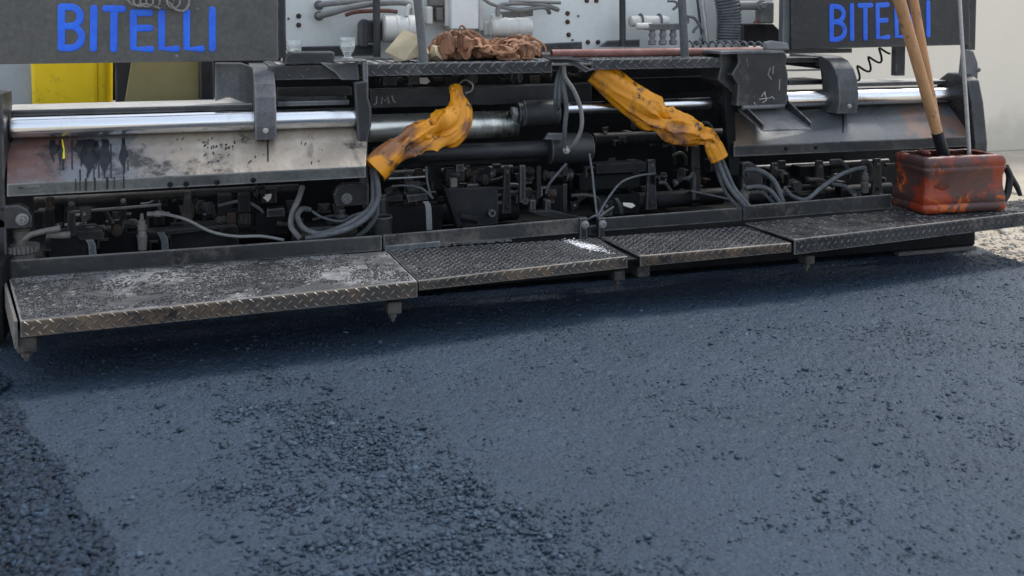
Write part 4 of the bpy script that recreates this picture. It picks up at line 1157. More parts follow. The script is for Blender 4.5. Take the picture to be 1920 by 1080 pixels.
# --- pivot lugs and adjusters
def pivot(poly, bx, by, Y):
    o = plate('pivot_lug', poly, Y, 0.06, 'dark', pav, bevel=0.008)
    bolt(bx, by, Y, 0.018, o, 'grey', 'bolt', 0.025)
pivot([(-10, 386), (36, 384), (52, 392), (60, 406), (60, 428), (-10, 430)], 42, 411, 4.84)
pivot([(625, 366), (632, 352), (646, 345), (692, 343), (692, 384), (630, 388)], 650, 372, 5.02)
pivot([(1398, 318), (1412, 312), (1424, 322), (1430, 348), (1400, 352)], 1400, 322, 5.1) if False else None
plate('pivot_lug', [(1392, 306), (1408, 304), (1424, 314), (1432, 338), (1428, 352), (1392, 352)], 5.12, 0.05, 'dark', pav, bevel=0.008)
bolt(1400, 325, 5.12, 0.02, pav, 'dark', 'nut', 0.03)
c = P(40, 432, 4.92)
adj = MB().lathe([(0.035, 0), (0.035, 0.03), (0.03, 0.032), (0.03, 0.06), (0.05, 0.062), (0.05, 0.1), (0.055, 0.102), (0.055, 0.2)], c, (0, 0, -1), 20).build('adjuster_screw', 'crust', pav, smooth='auto')
m = MB()
for i in range(24):
    a = 2 * math.pi * i / 24
    cc = P(40, 465, 4.92) + Vector((math.cos(a) * 0.068, math.sin(a) * 0.068, 0))
    m.tube([cc + Vector((0, 0, -0.014)), cc + Vector((0, 0, 0.014))], 0.0075, 6)
m.lathe([(0.066, -0.012), (0.066, 0.012)], P(40, 465, 4.92), (0, 0, 1), 24)
m.build('chain_sprocket', 'crust', adj)
for pts, r in (([(45, 450, 4.85), (58, 440, 4.84), (85, 433, 4.83), (113, 428, 4.83)], 0.013), ([(90, 440, 4.86), (112, 441, 4.85), (132, 440, 4.85)], 0.015)):
    q = [P(*p) for p in pts]
    MB().tube(catmull(q, 6), r, 8).build('crank_handle', 'crust', pav, smooth='auto')
c = P(640, 392, 5.05)
MB().lathe([(0.02, 0), (0.02, 0.03), (0.032, 0.032), (0.032, 0.055), (0.025, 0.057), (0.025, 0.1)], c, (0, 0, -1), 14).build('adjuster_screw', 'dark', pav, smooth='auto')
# burner valves
def valve(px, py, Y, h, s=1.0):
    c = P(px, py, Y)
    MB().lathe([(0.006 * s, 0), (0.009 * s, 0.012), (0.009 * s, 0.03), (0.016 * s, 0.033), (0.016 * s, 0.05), (0.021 * s, 0.053), (0.021 * s, 0.075), (0.017 * s, 0.08), (0.019 * s, h * .6), (0.022 * s, h * .62), (0.02 * s, h)], c, (0, 0, -1), 16).build('burner_valve', 'crust', pav, smooth='auto')
valve(266, 400, 4.95, 0.17); valve(1622, 314, 5.08, 0.15, 1.1); valve(1395, 345, 5.05, 0.1, 1.3)
c = P(714, 405, 4.98)
MB().lathe([(0.055, -0.1), (0.058, 0.0), (0.052, 0.0), (0.05, -0.08)], c, (0, 0, 1), 28).build('open_pot', 'dark', pav, smooth='auto')
c = P(716, 366, 5.05)
MB().lathe([(0.02, -0.13), (0.02, -0.02), (0.024, -0.018), (0.024, 0.0), (0.02, 0.004)], c, (0, 0, 1), 18).build('stub_pipe', 'dark', pav, smooth='auto')

# --- clutter of housings under the screed: each box, rib and strap by itself
for nm, x0, y0, x1, y1, Y, th, mt in (
    ('heater_box', 92, 444, 160, 490, 5.1, 0.2, 'shaded_soot'), ('heater_box', 185, 440, 256, 480, 5.2, 0.2, 'black'), ('heater_box', 318, 432, 448, 470, 5.15, 0.2, 'shaded_soot'),
    ('heater_box', 726, 390, 830, 438, 5.3, 0.2, 'shaded_soot'), ('heater_box', 1140, 366, 1200, 400, 5.35, 0.1, 'black'),
    ('guard_plate', 1056, 345, 1064, 398, 5.1, 0.02, 'shaded_soot'), ('frame_rib', 975, 310, 986, 380, 5.15, 0.03, 'dark'), ('frame_rib', 1007, 312, 1015, 372, 5.18, 0.03, 'shaded_soot'),
    ('frame_rib', 994, 375, 1005, 398, 5.05, 0.05, 'dark'), ('frame_rib', 1023, 375, 1033, 394, 5.05, 0.05, 'dark'), ('frame_rib', 855, 308, 871, 322, 5.2, 0.05, 'dark'),
    ('frame_rib', 806, 312, 828, 356, 5.35, 0.05, 'shaded_soot'), ('valve_body', 836, 318, 872, 340, 5.22, 0.06, 'shaded_soot'), ('valve_body', 880, 315, 920, 345, 5.28, 0.06, 'black'),
    ('valve_body', 845, 335, 858, 352, 5.16, 0.05, 'crust'), ('valve_body', 877, 345, 898, 354, 5.15, 0.05, 'dark'), ('valve_body', 408, 366, 436, 406, 5.15, 0.08, 'shaded_soot'),
    ('valve_body', 446, 366, 470, 398, 5.1, 0.08, 'shaded_soot'), ('valve_body', 500, 392, 534, 406, 5.1, 0.06, 'dark'), ('valve_body', 62, 398, 84, 432, 5.1, 0.05, 'shaded_soot'),
    ('valve_body', 100, 388, 120, 440, 5.25, 0.05, 'black'), ('duct_box', 1118, 308, 1212, 322, 5.3, 0.1, 'shaded_soot'), ('duct_box', 1086, 330, 1200, 352, 5.35, 0.1, 'black'),
    ('gear_plate', 1020, 350, 1060, 396, 5.2, 0.04, 'black'), ('valve_body', 1055, 312, 1066, 330, 5.15, 0.04, 'shaded_soot'), ('valve_body', 1470, 366, 1546, 400, 5.2, 0.1, 'black'),
    ('duct_box', 1500, 312, 1560, 330, 5.35, 0.1, 'black'), ('valve_body', 1445, 318, 1456, 335, 5.3, 0.05, 'shaded_soot'), ('shield_plate', 478, 400, 540, 440, 5.12, 0.02, 'black')):
    rect(nm, x0, y0, x1, y1, Y, th, mt, pav, bevel=0.006)
plate('ledge', [(138, 434), (190, 432), (196, 440), (194, 449), (150, 451)], 5.02, 0.08, 'shaded_soot', pav)
plate('ledge', [(280, 436), (312, 432), (440, 420), (446, 426), (318, 440)], 5.05, 0.08, 'shaded_soot', pav)
plate('ledge', [(724, 370), (756, 364), (754, 377), (724, 379)], 5.12, 0.1, 'shaded_soot', pav)
plate('ledge', [(762, 366), (800, 362), (803, 375), (765, 380)], 5.1, 0.1, 'dark', pav)
plate('gusset', [(834, 354), (934, 350), (934, 420), (866, 426)], 5.12, 0.03, 'shaded_soot', pav)
plate('gusset', [(832, 352), (840, 352), (868, 424), (858, 428)], 5.02, 0.1, 'black', pav)
MB().lathe([(0.02, 0.0), (0.02, 0.03), (0.012, 0.03), (0.012, 0.004)], P(920, 398, 5.11), (0, -1, 0), 20).build('pipe_end', 'dark', pav, smooth='auto')
a = P(862, 405, 5.05)
MB().cyl(a, a + Vector((0.09, -0.02, -0.02)), 0.024, 18).build('stub_pipe', 'black', pav, smooth='auto')
rodx('pin', P(985, 377, 5.05), P(985, 377, 4.98), 0.018, 'shaded_soot', pav, 18)
plate('rocker_bar', [(994, 396), (1035, 394), (1085, 406), (1060, 412), (1010, 404)], 5.0, 0.03, 'shaded_soot', pav)
rodx('thin_rod', P(728, 335, 5.2), P(798, 331, 5.2), 0.006, 'zinc', pav, 10)
rodx('thin_rod', P(130, 398, 5.2), P(302, 384, 5.2), 0.007, 'greyhose', pav, 10)
rodx('thin_rod', P(1295, 358, 5.2), P(1370, 374, 5.1), 0.006, 'hose', pav, 10)
rodx('thin_rod', P(1470, 352, 5.25), P(1560, 346, 5.25), 0.01, 'shaded_soot', pav, 10)
# small brackets, fittings, flanges and stubs crowding the bay
random.seed(31)
M['rustdark'] = grime('dark_rust', (0.06, 0.04, 0.03), (0.11, 0.075, 0.056), (0.015, 0.014, 0.014), (0.18, 0.15, 0.12), scale=14, crust_at=0.54)
M['mud'] = grime('greasy_mud', (0.055, 0.052, 0.048), (0.11, 0.1, 0.092), (0.016, 0.016, 0.016), (0.22, 0.2, 0.175), scale=16, crust_at=0.52, bump=0.5)
def clutter(x0, x1, y0, y1, n, Ya, Yb):
    for i in range(n):
        x = x0 + (x1 - x0) * (i + random.random()) / n; y = random.uniform(y0, y1) - (x - x0) * 0.05
        Y = random.uniform(Ya, Yb); c = P(x, y, Y)
        mt = random.choice(('shaded_soot', 'shaded_soot', 'mud', 'rustdark', 'dark', 'mud'))
        k = random.random()
        a, b, d = random.uniform(0.015, 0.06), random.uniform(0.015, 0.06), random.uniform(0.02, 0.08)
        if k < 0.3:                                # angle bracket
            MB().prism([(c.x, c.y, c.z), (c.x + a, c.y, c.z), (c.x + a, c.y, c.z - 0.01), (c.x + 0.01, c.y, c.z - 0.01), (c.x + 0.01, c.y, c.z - b), (c.x, c.y, c.z - b)], (0, d, 0)).build('angle_bracket', mt, pav, bevel=0.002)
        elif k < 0.5:                              # flanged stub
            ax = random.choice(((0, -1, 0), (0, 0, 1), (1, 0, 0), (0.7, -0.7, 0), (0, -0.6, 0.8)))
            r = random.uniform(0.012, 0.026)
            MB().lathe([(r * 1.5, 0), (r * 1.5, 0.008), (r, 0.01), (r, d * .6), (r * 1.25, d * .62), (r * 1.25, d * .62 + 0.018), (r * .7, d * .62 + 0.02), (r * .7, d)], c, ax, 14).build('flanged_stub', mt, pav, smooth='auto')
        elif k < 0.68:                             # gusset with a bolt
            g2 = MB().prism([(c.x, c.y, c.z), (c.x + a * 1.4, c.y, c.z + 0.005), (c.x + a * 1.3, c.y, c.z - b), (c.x + a * .3, c.y, c.z - b * 1.5)], (0, 0.014, 0)).build('gusset', mt, pav, bevel=0.003)
            MB().lathe([(0.009, 0), (0.009, 0.012), (0.006, 0.014)], (c.x + a * .6, c.y, c.z - b * .5), (0, -1, 0), 6).build('bolt', random.choice(('mud', 'grey')), g2)
        elif k < 0.84:                             # pipe run
            L = random.uniform(0.1, 0.3); r = random.uniform(0.006, 0.014)
            q = [c, c + Vector((L * .4, 0, random.uniform(-.01, .02))), c + Vector((L * .7, 0.01, random.uniform(-.06, .02))), c + Vector((L * .8, 0.03, -random.uniform(.03, .14)))]
            MB().tube(catmull(q, 5), r, 8).build('pipe_run', random.choice(('hose', 'mud', 'shaded_soot')), pav, smooth='auto')
        else:                                      # ribbed housing
            m = MB().box((c.x, c.y, c.z - b * 1.2), (c.x + a * 1.4, c.y + d, c.z))
            for q in range(3):
                m.box((c.x + a * (0.15 + 0.45 * q), c.y - 0.008, c.z - b * 1.1), (c.x + a * (0.27 + 0.45 * q), c.y - 0.0005, c.z - b * .1))
            m.build('ribbed_housing', mt, pav, bevel=0.003)
clutter(70, 250, 385, 470, 23, 5.05, 5.4); clutter(250, 560, 362, 455, 44, 5.05, 5.45); clutter(580, 700, 360, 430, 13, 5.1, 5.4)
clutter(720, 960, 312, 405, 44, 5.2, 5.6); clutter(960, 1110, 315, 395, 23, 5.15, 5.5); clutter(1110, 1350, 300, 392, 38, 5.25, 5.65)
clutter(1395, 1660, 305, 380, 38, 5.15, 5.5); clutter(700, 1100, 146, 160, 17, 5.45, 5.6); clutter(1120, 1350, 215, 300, 17, 5.5, 5.7)
# burner tubes, tie bars and hanger plates that the small fittings hang on
for x0, y0, x1, y1, Y, r, nm, mt in ((88, 462, 545, 437, 5.32, 0.06, 'burner_tube', 'shaded_soot'), (64, 378, 560, 356, 5.28, 0.022, 'tie_bar', 'mud'), (715, 408, 968, 396, 5.42, 0.06, 'burner_tube', 'shaded_soot'),
                                     (720, 330, 960, 322, 5.5, 0.03, 'tie_bar', 'dark'), (1112, 382, 1352, 368, 5.4, 0.05, 'burner_tube', 'shaded_soot'), (1112, 262, 1360, 250, 5.6, 0.04, 'tie_bar', 'shaded_soot'),
                                     (1398, 372, 1668, 356, 5.35, 0.045, 'burner_tube', 'shaded_soot'), (1398, 318, 1664, 304, 5.5, 0.025, 'tie_bar', 'dark')):
    a, b = P(x0, y0, Y), P(x1, y1, Y)
    rodx(nm, a, Vector((b.x, Y, a.z)), r, mt, pav, 24)
for x, y0, y1, Y, w in ((128, 372, 462, 5.2, 12), (226, 366, 452, 5.22, 10), (345, 360, 446, 5.2, 14), (474, 354, 440, 5.2, 12), (760, 322, 420, 5.36, 14), (946, 312, 400, 5.34, 10), (1216, 300, 392, 5.32, 13), (1300, 262, 384, 5.36, 12), (1448, 306, 378, 5.28, 11), (1532, 302, 372, 5.28, 12), (1640, 298, 366, 5.28, 12)):
    h = plate('hanger_plate', [(x, y0), (x + w, y0 - 1), (x + w + 3, y1), (x - 4, y1 + 1)], Y, 0.025, random.choice(('dark', 'mud', 'shaded_soot')), pav, bevel=0.004)
    bolt(x + w / 2, y0 + 10, Y, 0.008, h, 'grey'); bolt(x + w / 2, y1 - 12, Y, 0.008, h, 'mud')
random.seed(5)
# bent straps
def strap(pts, Y, wpx, mat='grey'):
    q = [P(x, y, Y) for x, y in pts]; w = wpx * 5.2 / FPX
    m = MB(); vs, fs = [], []
    cq = catmull(q, 6)
    for p in cq:
        vs += [p, p + Vector((w, 0, 0)), p + Vector((w, 0.008, 0)), p + Vector((0, 0.008, 0))]
    for i in range(len(cq) - 1):
        for k in range(4):
            a, b = i * 4 + k, i * 4 + (k + 1) % 4
            fs.append((a, b, b + 4, a + 4))
    fs += [(0, 1, 2, 3), tuple((len(cq) - 1) * 4 + k for k in (3, 2, 1, 0))]
    m.add(vs, fs).build('bent_strap', mat, pav, bevel=0.002)
strap([(160, 450), (165, 460), (167, 480)], 5.0, 12); strap([(294, 436), (301, 450), (303, 470)], 5.0, 12); strap([(793, 378), (798, 390), (800, 432)], 5.05, 11, 'greyhose')
strap([(1153, 372), (1160, 385), (1164, 402)], 5.1, 7, 'dark'); strap([(1590, 352), (1600, 362), (1605, 376)], 5.05, 9, 'dark')
plate('paper_and_light_patch', [(488, 366), (510, 363), (508, 372), (502, 379), (496, 373)], 5.08, 0.004, 'paper_and_light', pav)  # light at a small opening, drawn as a pale patch
plate('paper_and_light_patch', [(1168, 380), (1186, 381), (1192, 386), (1184, 391), (1169, 386)], 5.04, 0.006, 'paper_and_light', pav)
# dried dirt on the tray
pts = np.stack([rng.uniform(xw(740, 5), xw(960, 5), 1200), rng.uniform(4.97, 5.25, 1200), np.full(1200, 0.217)], -1)
stones('tray_grit', pts, rng.uniform(0.003, 0.012, 1200), 'grit', pav)

# --- hopper-shaped box at the end of the deck, with its tray
YK = 4.98
bx = plate('tool_box', [(1383, 99), (1470, 97), (1476, 104), (1474, 122), (1478, 140), (1476, 197), (1382, 199), (1384, 160), (1372, 140), (1385, 118)], YK, 0.3, 'dark', pav, bevel=0.006)
plate('tool_box_cheek', [(1350, 99), (1382, 98), (1384, 116), (1371, 140), (1382, 158), (1376, 176), (1346, 150), (1352, 125)], YK + 0.06, 0.2, 'dark', bx, bevel=0.005)
plate('tool_box_rim', [(1352, 96), (1470, 95), (1474, 100), (1352, 102)], YK - 0.012, 0.3, 'grey', bx, bevel=0.004)
zt = P(1384, 200, YK).z
tq = [PZ(1384, 204, zt - 0.02), PZ(1470, 202, zt - 0.02), P(1520, 240, YK - 0.2), P(1430, 243, YK - 0.2)]
MB().prism(tq, (0, 0, -0.012)).build('chute_tray', 'grey', bx, bevel=0.003)
for a, b in ((tq[0], tq[3]), (tq[1], tq[2])):
    MB().prism([a, b, b + Vector((0, 0, 0.03)), a + Vector((0, 0, 0.06))], (0.008, 0, 0)).build('chute_side', 'dark', bx, bevel=0.002)
rodx('chute_bar', P(1392, 202, YK - 0.02), P(1470, 199, YK - 0.02), 0.012, 'grey', bx, 14)

# chalk strokes on the beam and pale scrapes on the tool box
def mark(name, pts, w, Y, mat, par):
    m = MB(); stroke(m, pts, w, Y, 0.0012); m.build(name, mat, par, smooth='auto')
for pts in ([(706, 181), (706, 194), (702, 196)], [(715, 194), (717, 182), (722, 190), (727, 181), (729, 193)], [(735, 180), (737, 188), (741, 192)]):
    mark('chalk_mark', pts, 0.0035, 5.379, 'chalky', pav)
for pts in ([(1428, 181), (1432, 174), (1436, 181)], [(1424, 186), (1440, 184)], [(1434, 172), (1437, 188), (1430, 192)], [(1414, 192), (1417, 197)], [(1442, 184), (1448, 181), (1452, 186)]):
    mark('scratch_mark', pts, 0.0022, YK - 0.001, 'chalky', bx)
for pts in ([(1444, 128), (1440, 140), (1446, 148)], [(1450, 125), (1449, 138)], [(1400, 110), (1402, 125)], [(1462, 150), (1461, 168)]):
    mark('scratch_mark', pts, 0.004, YK - 0.001, 'grey', bx)

# --- grit caked on the steps
def step_grit(q, n, mat, smin, smax, z, par, edge=0.0, thresh=-0.1, name='caked_grit'):
    bl, br, fr, fl = [np.array(v) for v in q]
    s = rng.uniform(0.005, 0.995, n)[:, None]; t = rng.uniform(0.02, 0.97, n)[:, None]
    if edge: t[:n // 3] = rng.uniform(0.0, 0.12, (n // 3, 1))
    p = (bl * (1 - s) + br * s) * (1 - t) + (fl * (1 - s) + fr * s) * t
    k = vnoise(p[:, 0] * 7, p[:, 1] * 11, 41) + 0.6 * vnoise(p[:, 0] * 24, p[:, 1] * 24, 42)
    if edge: k[:n // 3] += 0.7
    p = p[k > thresh]; p[:, 2] = z
    stones(name, p, rng.uniform(smin, smax, len(p)), mat, par, flat=0.5)
step_grit(q1, 12000, 'grit', 0.0012, 0.0045, ZS + 0.0005, S1, edge=1, thresh=0.5)
step_grit(q1, 13000, 'darkgrit', 0.001, 0.0042, ZS + 0.001, S1, thresh=-0.3)
step_grit(q2, 7000, 'darkgrit', 0.0012, 0.005, ZS - 0.001, S2, thresh=-0.2)
step_grit(q2, 1000, 'grit', 0.0015, 0.004, ZS - 0.001, S2, thresh=0.4)
step_grit(q3, 5000, 'darkgrit', 0.0012, 0.005, ZS - 0.005, S3, thresh=-0.2)
step_grit(q3, 1300, 'grit', 0.0015, 0.0045, ZS - 0.005, S3, thresh=0.5)
step_grit(q4, 5000, 'darkgrit', 0.0012, 0.005, ZS + 0.013, S4, thresh=-0.1)
step_grit(q4, 500, 'grit', 0.002, 0.006, ZS + 0.013, S4, thresh=0.3)

# ------------------------------------------------------------------ things lying about on the machine
# white powder spill
def spill():
    z = ZS - 0.002
    n = 3800
    c = [(1066, 453), (1090, 452), (1125, 458), (1138, 466), (1128, 475), (1100, 468), (1078, 462)]
    cx, cy_ = rng.normal(0, 1, n), rng.normal(0, 1, n)
    px = 1102 + 14 * cx + 4 * cy_; py = 462 + 0.22 * 14 * cx + 3.2 * cy_
    pts = np.array([PZ(a, b, z) for a, b in zip(px, py)])
    o = stones('powder_spill', pts, rng.uniform(0.0012, 0.0045, n), 'powder', flat=0.5)
    o['kind'] = 'thing'
    tag(o, 'white powder spilled on the tread plate step beside the hinge', 'powder')
spill()

# the cut-open canister
def canister_thing():
    z = ZS + 0.012 + 0.004
    A, B = PZ(1733, 404, z), PZ(1890, 395.5, z)
    ex = (B - A); W = ex.length; ex.normalize(); ey = Vector((-ex.y, ex.x, 0))
    D, Hh = 0.3, 0.325
    t = thing('canister', 'orange-red plastic canister with its top cut open, smeared with tar', 'canister', A + ex * W / 2 + ey * D / 2)
    def ring(inset, r, zz, n=10, jag=0.0, bulge=0.0):
        pts = []
        x0, x1, y0, y1 = inset, W - inset, inset, D - inset
        for (cx, cy, a0) in ((x1 - r, y0 + r, -90), (x1 - r, y1 - r, 0), (x0 + r, y1 - r, 90), (x0 + r, y0 + r, 180)):
            for k in range(n):
                a = R(a0 + 90 * k / (n - 1))
                pts.append((cx + r * math.cos(a), cy + r * math.sin(a)))
        out = []
        m = len(pts)
        # add points along the straight sides so that dents can form
        full = []
        for i in range(m):
            p, q = pts[i], pts[(i + 1) % m]
            L = math.hypot(q[0] - p[0], q[1] - p[1]); k = max(1, int(L / 0.018)) if L > 0.03 else 1
            for j in range(k): full.append((p[0] + (q[0] - p[0]) * j / k, p[1] + (q[1] - p[1]) * j / k))
        for (x, y) in full:
            dx, dy = x - W / 2, y - D / 2
            w = noise.noise(Vector((x * 5, y * 5, zz * 6))) * 0.019 + noise.noise(Vector((x * 14, y * 14, zz * 14 + 5))) * 0.004
            s = 1 + (w + bulge) / 0.3
            zj = zz + (noise.noise(Vector((x * 30, y * 30, 2))) * jag + noise.noise(Vector((x * 8, y * 8, 7))) * jag * 1.2 if jag else 0)
            if inset > 0.02: dx -= 0.028 * min(1, (inset - 0.02) / 0.015); dx *= 0.94
            out.append(A + ex * (W / 2 + dx * s) + ey * (D / 2 + dy * s) + Vector((0, 0, zj)))
        return out
    prof = [(0.03, 0.0, 0, 0), (0.008, 0.004, 0, 0), (0.0, 0.02, 0, 0), (0.0, 0.045, 0, 0.0), (0.006, 0.052, 0, 0), (0.006, 0.056, 0, 0), (0.0, 0.064, 0, 0), (0.002, 0.1, 0, -0.004), (0.006, 0.15, 0, -0.01),
            (0.006, 0.2, 0, -0.01), (0.002, 0.235, 0, -0.005), (0.0, 0.25, 0, 0), (0.005, 0.256, 0, 0), (0.005, 0.262, 0, 0), (0.0, 0.27, 0, 0), (0.003, 0.295, 0, 0), (0.012, 0.312, 0, 0), (0.026, 0.32, 0.003, 0), (0.038, 0.321, 0.006, 0), (0.041, 0.316, 0.006, 0), (0.026, 0.3, 0.0, 0), (0.014, 0.27, 0, 0), (0.014, 0.03, 0, 0)]
    rs = 0.022
    rings = [ring(i, max(0.02, rs - i * 0.4), zz, 8, j, b) for i, zz, j, b in prof]
    n = min(len(r) for r in rings)
    # resample every ring to the same count
    def res(r, n=150):
        L = [0]
        for i in range(len(r)): L.append(L[-1] + (r[(i + 1) % len(r)] - r[i]).length)
        out = []
        for k in range(n):
            s = L[-1] * k / n
            i = max(j for j in range(len(r)) if L[j] <= s)
            f = (s - L[i]) / max(1e-9, L[i + 1] - L[i])
            out.append(r[i].lerp(r[(i + 1) % len(r)], f))
        return out
    rings = [res(r) for r in rings]; n = 150
    m = MB(); vs = [p for r in rings for p in r]; fs = []
    for i in range(len(rings) - 1):
        for k in range(n):
            a, b = i * n + k, i * n + (k + 1) % n
            fs.append((a, b, b + n, a + n))
    fs.append(tuple(reversed(range(n)))); fs.append(tuple(range((len(rings) - 1) * n, len(rings) * n)))
    m.add(vs, fs).build('container_shell', 'canister', t, smooth=True)
    # ragged strip of plastic bent along the cut, and the black handle at its side
    q = [A + ex * (0.06 + 0.004 * i) + ey * (0.05 + 0.012 * i) + Vector((0, 0, 0.33 + 0.008 * math.sin(i * 1.7))) for i in range(14)]
    MB().tube(q, [0.008 + 0.004 * math.sin(i * 2.1) ** 2 for i in range(14)], 7).build('ragged_rim', 'canister', t, smooth='auto')
    h = [A + ex * (W - 0.005) + ey * 0.03 + Vector((0, 0, 0.06)), A + ex * (W + 0.02) + ey * 0.03 + Vector((0, 0, 0.1)), A + ex * (W + 0.03) + ey * 0.03 + Vector((0, 0, 0.19)), A + ex * (W - 0.0) + ey * 0.03 + Vector((0, 0, 0.25))]
    MB().tube(catmull(h, 6), 0.02, 10).build('handle', 'tar', t, smooth='auto')
    MB().tube([h[2] + Vector((0.0, 0, 0.01)), h[2] + ex * 0.05 + Vector((0, 0, -0.06)), h[2] + ex * 0.075 + Vector((0, 0, -0.11))], [0.018, 0.016, 0.012], 9).build('rag_strip', 'tar', t, smooth='auto')
    return A, ex, ey, W, D, z
cA, cex, cey, cW, cD, cz = canister_thing()

# tools standing in the canister
def onto(px, py, base, toward):        # a point on the upright line through the picture point, nearest the base plane
    return PN(px, py, base, Vector((0, -1, 0)))
Yc = (cA + cey * 0.13).y
def leaning(name, x0, y0, x1, y1, Y0, Y1, r0, r1, mat, label, cat, grp=None, tip=None):
    """x0,y0 low end ; x1,y1 high end"""
    lo, hi = P(x0, y0, Y0), P(x1, y1, Y1)
    d = (hi - lo).normalized()
    foot = lo - d * ((lo.z - (cz + 0.03)) / d.z)
    top = lo + d * ((1.9 - lo.z) / d.z)
    t = thing(name, label, cat, foot, grp)
    n = 28
    pts, rs = [], []
    for i in range(n + 1):
        f = i / n
        p = foot.lerp(top, f)
        p += Vector((noise.noise(Vector((f * 3, 0, x0))) * 0.004, 0, 0))
        pts.append(p); rs.append(r0 + (r1 - r0) * f)
    if tip:
        k = tip
        s = lo.lerp(hi, k)
        cut = (s - foot).length / (top - foot).length
        MB().tube([foot, foot.lerp(top, cut * .5), foot.lerp(top, cut)], [r0 * 0.95, r0 * 1.05, r0 * 1.12], 18).build('socket', 'tar', t, smooth='auto')
        pts = [foot.lerp(top, cut - 0.01 + (1 - cut + 0.01) * i / n) for i in range(n + 1)]
    MB().tube(pts, rs, 18).build('shaft', mat, t, smooth='auto')
leaning('wooden_handle', 1768, 285, 1683, -10, Yc, Yc - 0.05, 0.03, 0.036, 'wood', 'thick wooden tool handle with black socket standing in the canister', 'tool', 'tools standing in the canister', 0.13)
leaning('wooden_handle', 1766, 290, 1711, -10, Yc + 0.09, Yc + 0.08, 0.024, 0.027, 'wood', 'thinner wooden handle just behind the thick one', 'tool', 'tools standing in the canister')
leaning('metal_rod', 1818, 295, 1799, 0, Yc - 0.07, Yc - 0.1, 0.0115, 0.0105, 'zinc', 'slim bright metal rod standing in the canister', 'rod', 'tools standing in the canister')

# red pipe on the deck
a = P(1034, 97, 5.2); b = P(1442, 92, 5.2)
zr = zd2 + 0.0245 + 0.004
pipe = MB()
L = b.x - a.x
pipe.lathe([(0.017, 0.03), (0.017, 0.0), (0.023, 0.0), (0.0235, L * .5), (0.023, L), (0.017, L)], (a.x, 5.2, zr), (1, 0, 0), 26)
tag(pipe.build('steel_pipe', 'rust', smooth='auto'), 'long faded red steel pipe lying on the walkway deck', 'pipe')

# stones and cloth on the deck
def rock(name, px, py, Y, w, h, d, seed, label, z, mat='rock'):
    random.seed(seed)
    bm = bmesh.new()
    c = P(px, py, Y)
    for i in range(15):
        v = Vector((random.gauss(0, 1), random.gauss(0, 1), random.gauss(0, 1))).normalized()
        v = Vector((max(-.85, min(.85, v.x)) * w, v.y * d, max(-.6, v.z) * h))
        if v.z > 0: v.x *= 1 - 0.5 * v.z / h
        bm.verts.new(v)
    r = bmesh.ops.convex_hull(bm, input=bm.verts)
    bmesh.ops.delete(bm, geom=[v for v in bm.verts if not v.link_faces], context='VERTS')
    bmesh.ops.subdivide_edges(bm, edges=bm.edges, cuts=2, use_grid_fill=True)
    for v in bm.verts:
        v.co += Vector((noise.noise(v.co * 25), noise.noise(v.co * 25 + Vector((5, 0, 0))), noise.noise(v.co * 25 + Vector((0, 5, 0))))) * 0.004
    lowest = min(v.co.z for v in bm.verts)
    for v in bm.verts: v.co = (v.co + Vector((0, 0, -lowest))) * S
    me = bpy.data.meshes.new(name); bm.to_mesh(me); bm.free()
    o = finish(name, me, mat, None); o.location = Vector((c.x, c.y, z)) * S
    me.shade_smooth(); me.set_sharp_from_angle(angle=R(16))
    tag(o, label, 'stone')
rock('stone', 762, 95, 5.12, 0.135, 0.105, 0.1, 3, 'angular tan stone wedged beside the rail post', zd1 + 0.004)
rock('stone', 818, 100, 5.12, 0.05, 0.06, 0.06, 9, 'small grey-brown stone between rail post and brown cloth', zd1 + 0.004)
random.seed(5)

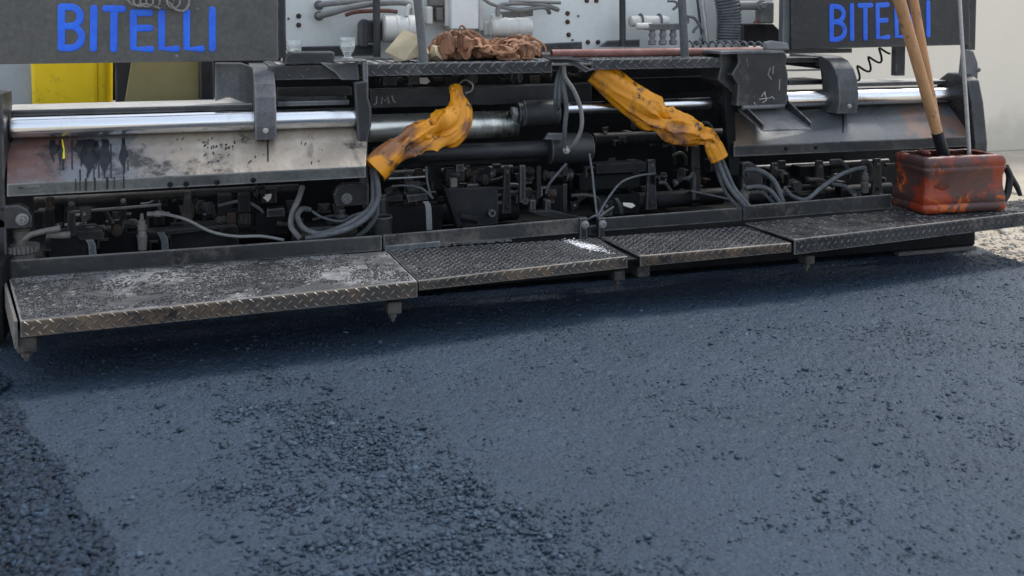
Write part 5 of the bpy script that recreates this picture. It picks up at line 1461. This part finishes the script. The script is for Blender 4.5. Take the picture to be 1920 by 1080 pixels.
def rag():
    c = P(908, 110, 5.22); W, D = 0.31, 0.19
    n0, n1 = 90, 90
    g = np.random.default_rng(23)
    s_, t_ = np.meshgrid(np.linspace(-1, 1, n0), np.linspace(-1, 1, n1), indexing='ij')
    ref = np.stack([s_ * 0.72, t_ * 0.72, s_ * 0], -1).reshape(-1, 3)
    def hgt(x):
        return np.interp(x / W, [-1.05, -0.8, -0.45, 0.0, 0.35, 0.75, 1.05], [0.06, 0.185, 0.165, 0.105, 0.1, 0.125, 0.05])
    pos = np.stack([s_ * W * 0.95, t_ * D * 0.9, hgt(s_ * W) * (1 - t_ ** 2) * 0.6], -1).reshape(-1, 3)
    pos += np.stack([vnoise(ref[:, 0] * 6, ref[:, 1] * 13, 50 + k) * (0.04, 0.05, 0.09)[k] for k in range(3)], -1) + g.normal(0, 0.004, pos.shape)
    fr = np.clip(0.5 + 0.75 * vnoise(ref[:, 0] * 3.5 + 0.7 * vnoise(ref[:, 0] * 7, ref[:, 1] * 7, 63), ref[:, 1] * 14, 61) + 0.4 * vnoise(ref[:, 0] * 8, ref[:, 1] * 28, 62), 0, 1.05)
    def extra(p, it):
        tgt = hgt(p[:, 0]) * np.sqrt(np.clip(1 - (p[:, 1] / D) ** 2 * 0.75, 0.1, 1)) * fr
        p[:, 2] += 0.12 * (tgt - p[:, 2])
        x, y = p[:, 0] / W, p[:, 1] / D
        k = np.sqrt(np.abs(x) ** 2.4 + np.abs(y) ** 2.4); f = np.where(k > 1, 1 / np.maximum(k, 1e-6), 1)
        p[:, 0] *= 0.4 + 0.6 * f; p[:, 1] *= 0.4 + 0.6 * f
        top = hgt(p[:, 0]) * np.sqrt(np.clip(1 - (p[:, 1] / D) ** 2 * 0.75, 0.1, 1))
        p[:, 2] = np.minimum(p[:, 2], top + np.clip(p[:, 2] - top, 0, 1) * 0.3)
        p[:, 2] = np.maximum(p[:, 2], 0.002)
        return p
    pos = buckle(pos, ref, n0, n1, False, 170, extra, 0.2)
    pos += np.array([c.x, 5.2, zd1 + 0.006])
    idx = np.arange(n0 * n1).reshape(n0, n1)
    fs = np.stack([idx[:-1, :-1], idx[1:, :-1], idx[1:, 1:], idx[:-1, 1:]], -1).reshape(-1, 4)
    m = MB().add(pos.tolist(), fs.tolist())
    q = np.random.default_rng(4)
    for k in range(26):                            # twisted edges and strips of the same cloth
        x0 = q.uniform(-0.92, 0.55); ln = q.uniform(0.3, 0.8); y0 = q.uniform(-0.75, 0.6); n = 9; pts = []
        for i in range(n):
            f = i / (n - 1); x = min(0.98, x0 + ln * f) * W
            y = (y0 + 0.25 * math.sin(f * q.uniform(3, 6) + k)) * D
            zz = float(hgt(x)) * math.sqrt(max(0.1, 1 - (y / D) ** 2 * 0.75)) * (0.72 + 0.3 * math.sin(f * 5 + k * 1.3)) * (0.35 if i in (0, n - 1) else 1)
            pts.append(Vector((c.x + x, 5.2 + y - 0.012, zd1 + 0.012 + zz)))
        cp = catmull(pts, 5)
        m.tube(cp, [0.0035 + 0.0075 * math.sin(math.pi * i / (len(cp) - 1)) * (0.7 + 0.3 * math.sin(i * 0.9 + k)) for i in range(len(cp))], 8, squash=0.55)
    o = m.build('crumpled_cloth', 'cloth', smooth=True)
    sd = o.modifiers.new('thickness', 'SOLIDIFY'); sd.thickness = 0.0025; sd.offset = -1
    ss = o.modifiers.new('smooth', 'SUBSURF'); ss.levels = 1; ss.render_levels = 1
    tag(o, 'crumpled brown tar-stained cloth heaped on the walkway deck', 'cloth')
rag()

# tea glasses and the black block one of them stands on
def tea_glass(px, py, Y, z, h, r, label, footed):
    c = P(px, py, Y); c = Vector((c.x, Y, z))
    if footed:
        prof = [(r * .62, 0), (r * .68, h * .03), (r * .6, h * .08), (r * .42, h * .13), (r * .42, h * .2), (r * .72, h * .34), (r * .92, h * .55), (r * .95, h * .72), (r * .88, h * .84), (r, h), (r * .93, h), (r * .8, h * .84), (r * .85, h * .6), (r * .6, h * .36), (r * .25, h * .28)]
    else:
        prof = [(r * .8, 0), (r * .86, h * .05), (r * .9, h * .5), (r, h), (r * .92, h), (r * .8, h * .4), (r * .7, h * .16)]
    m = MB().lathe(prof, c, (0, 0, 1), 16)
    o = m.build('tea_glass', 'glass')
    tag(o, label, 'glass', 'drinking glasses left on the machine')
tea_glass(652, 108, 5.0, zsh + 0.001, 0.108, 0.04, 'footed clear tea glass standing on the small bracket shelf', True)
a, b = P(534, 98, 4.99), P(628, 98, 4.99)
zb0 = zd0 + 0.006
blk = MB().prism([(a.x, 4.99, zb0), (b.x, 4.99, zb0), (b.x, 4.99, a.z - 0.004), (b.x - 0.01, 4.99, a.z), (a.x + 0.03, 4.99, a.z), (a.x, 4.99, a.z - 0.025)], (0, 0.14, 0)).build('rubber_block', 'dark', bevel=0.008)
tag(blk, 'flat dark block lying on the deck beside the lettered board', 'block')
tea_glass(551, 98, 5.06, a.z + 0.001, 0.055, 0.042, 'short clear tumbler on the flat dark block', False)
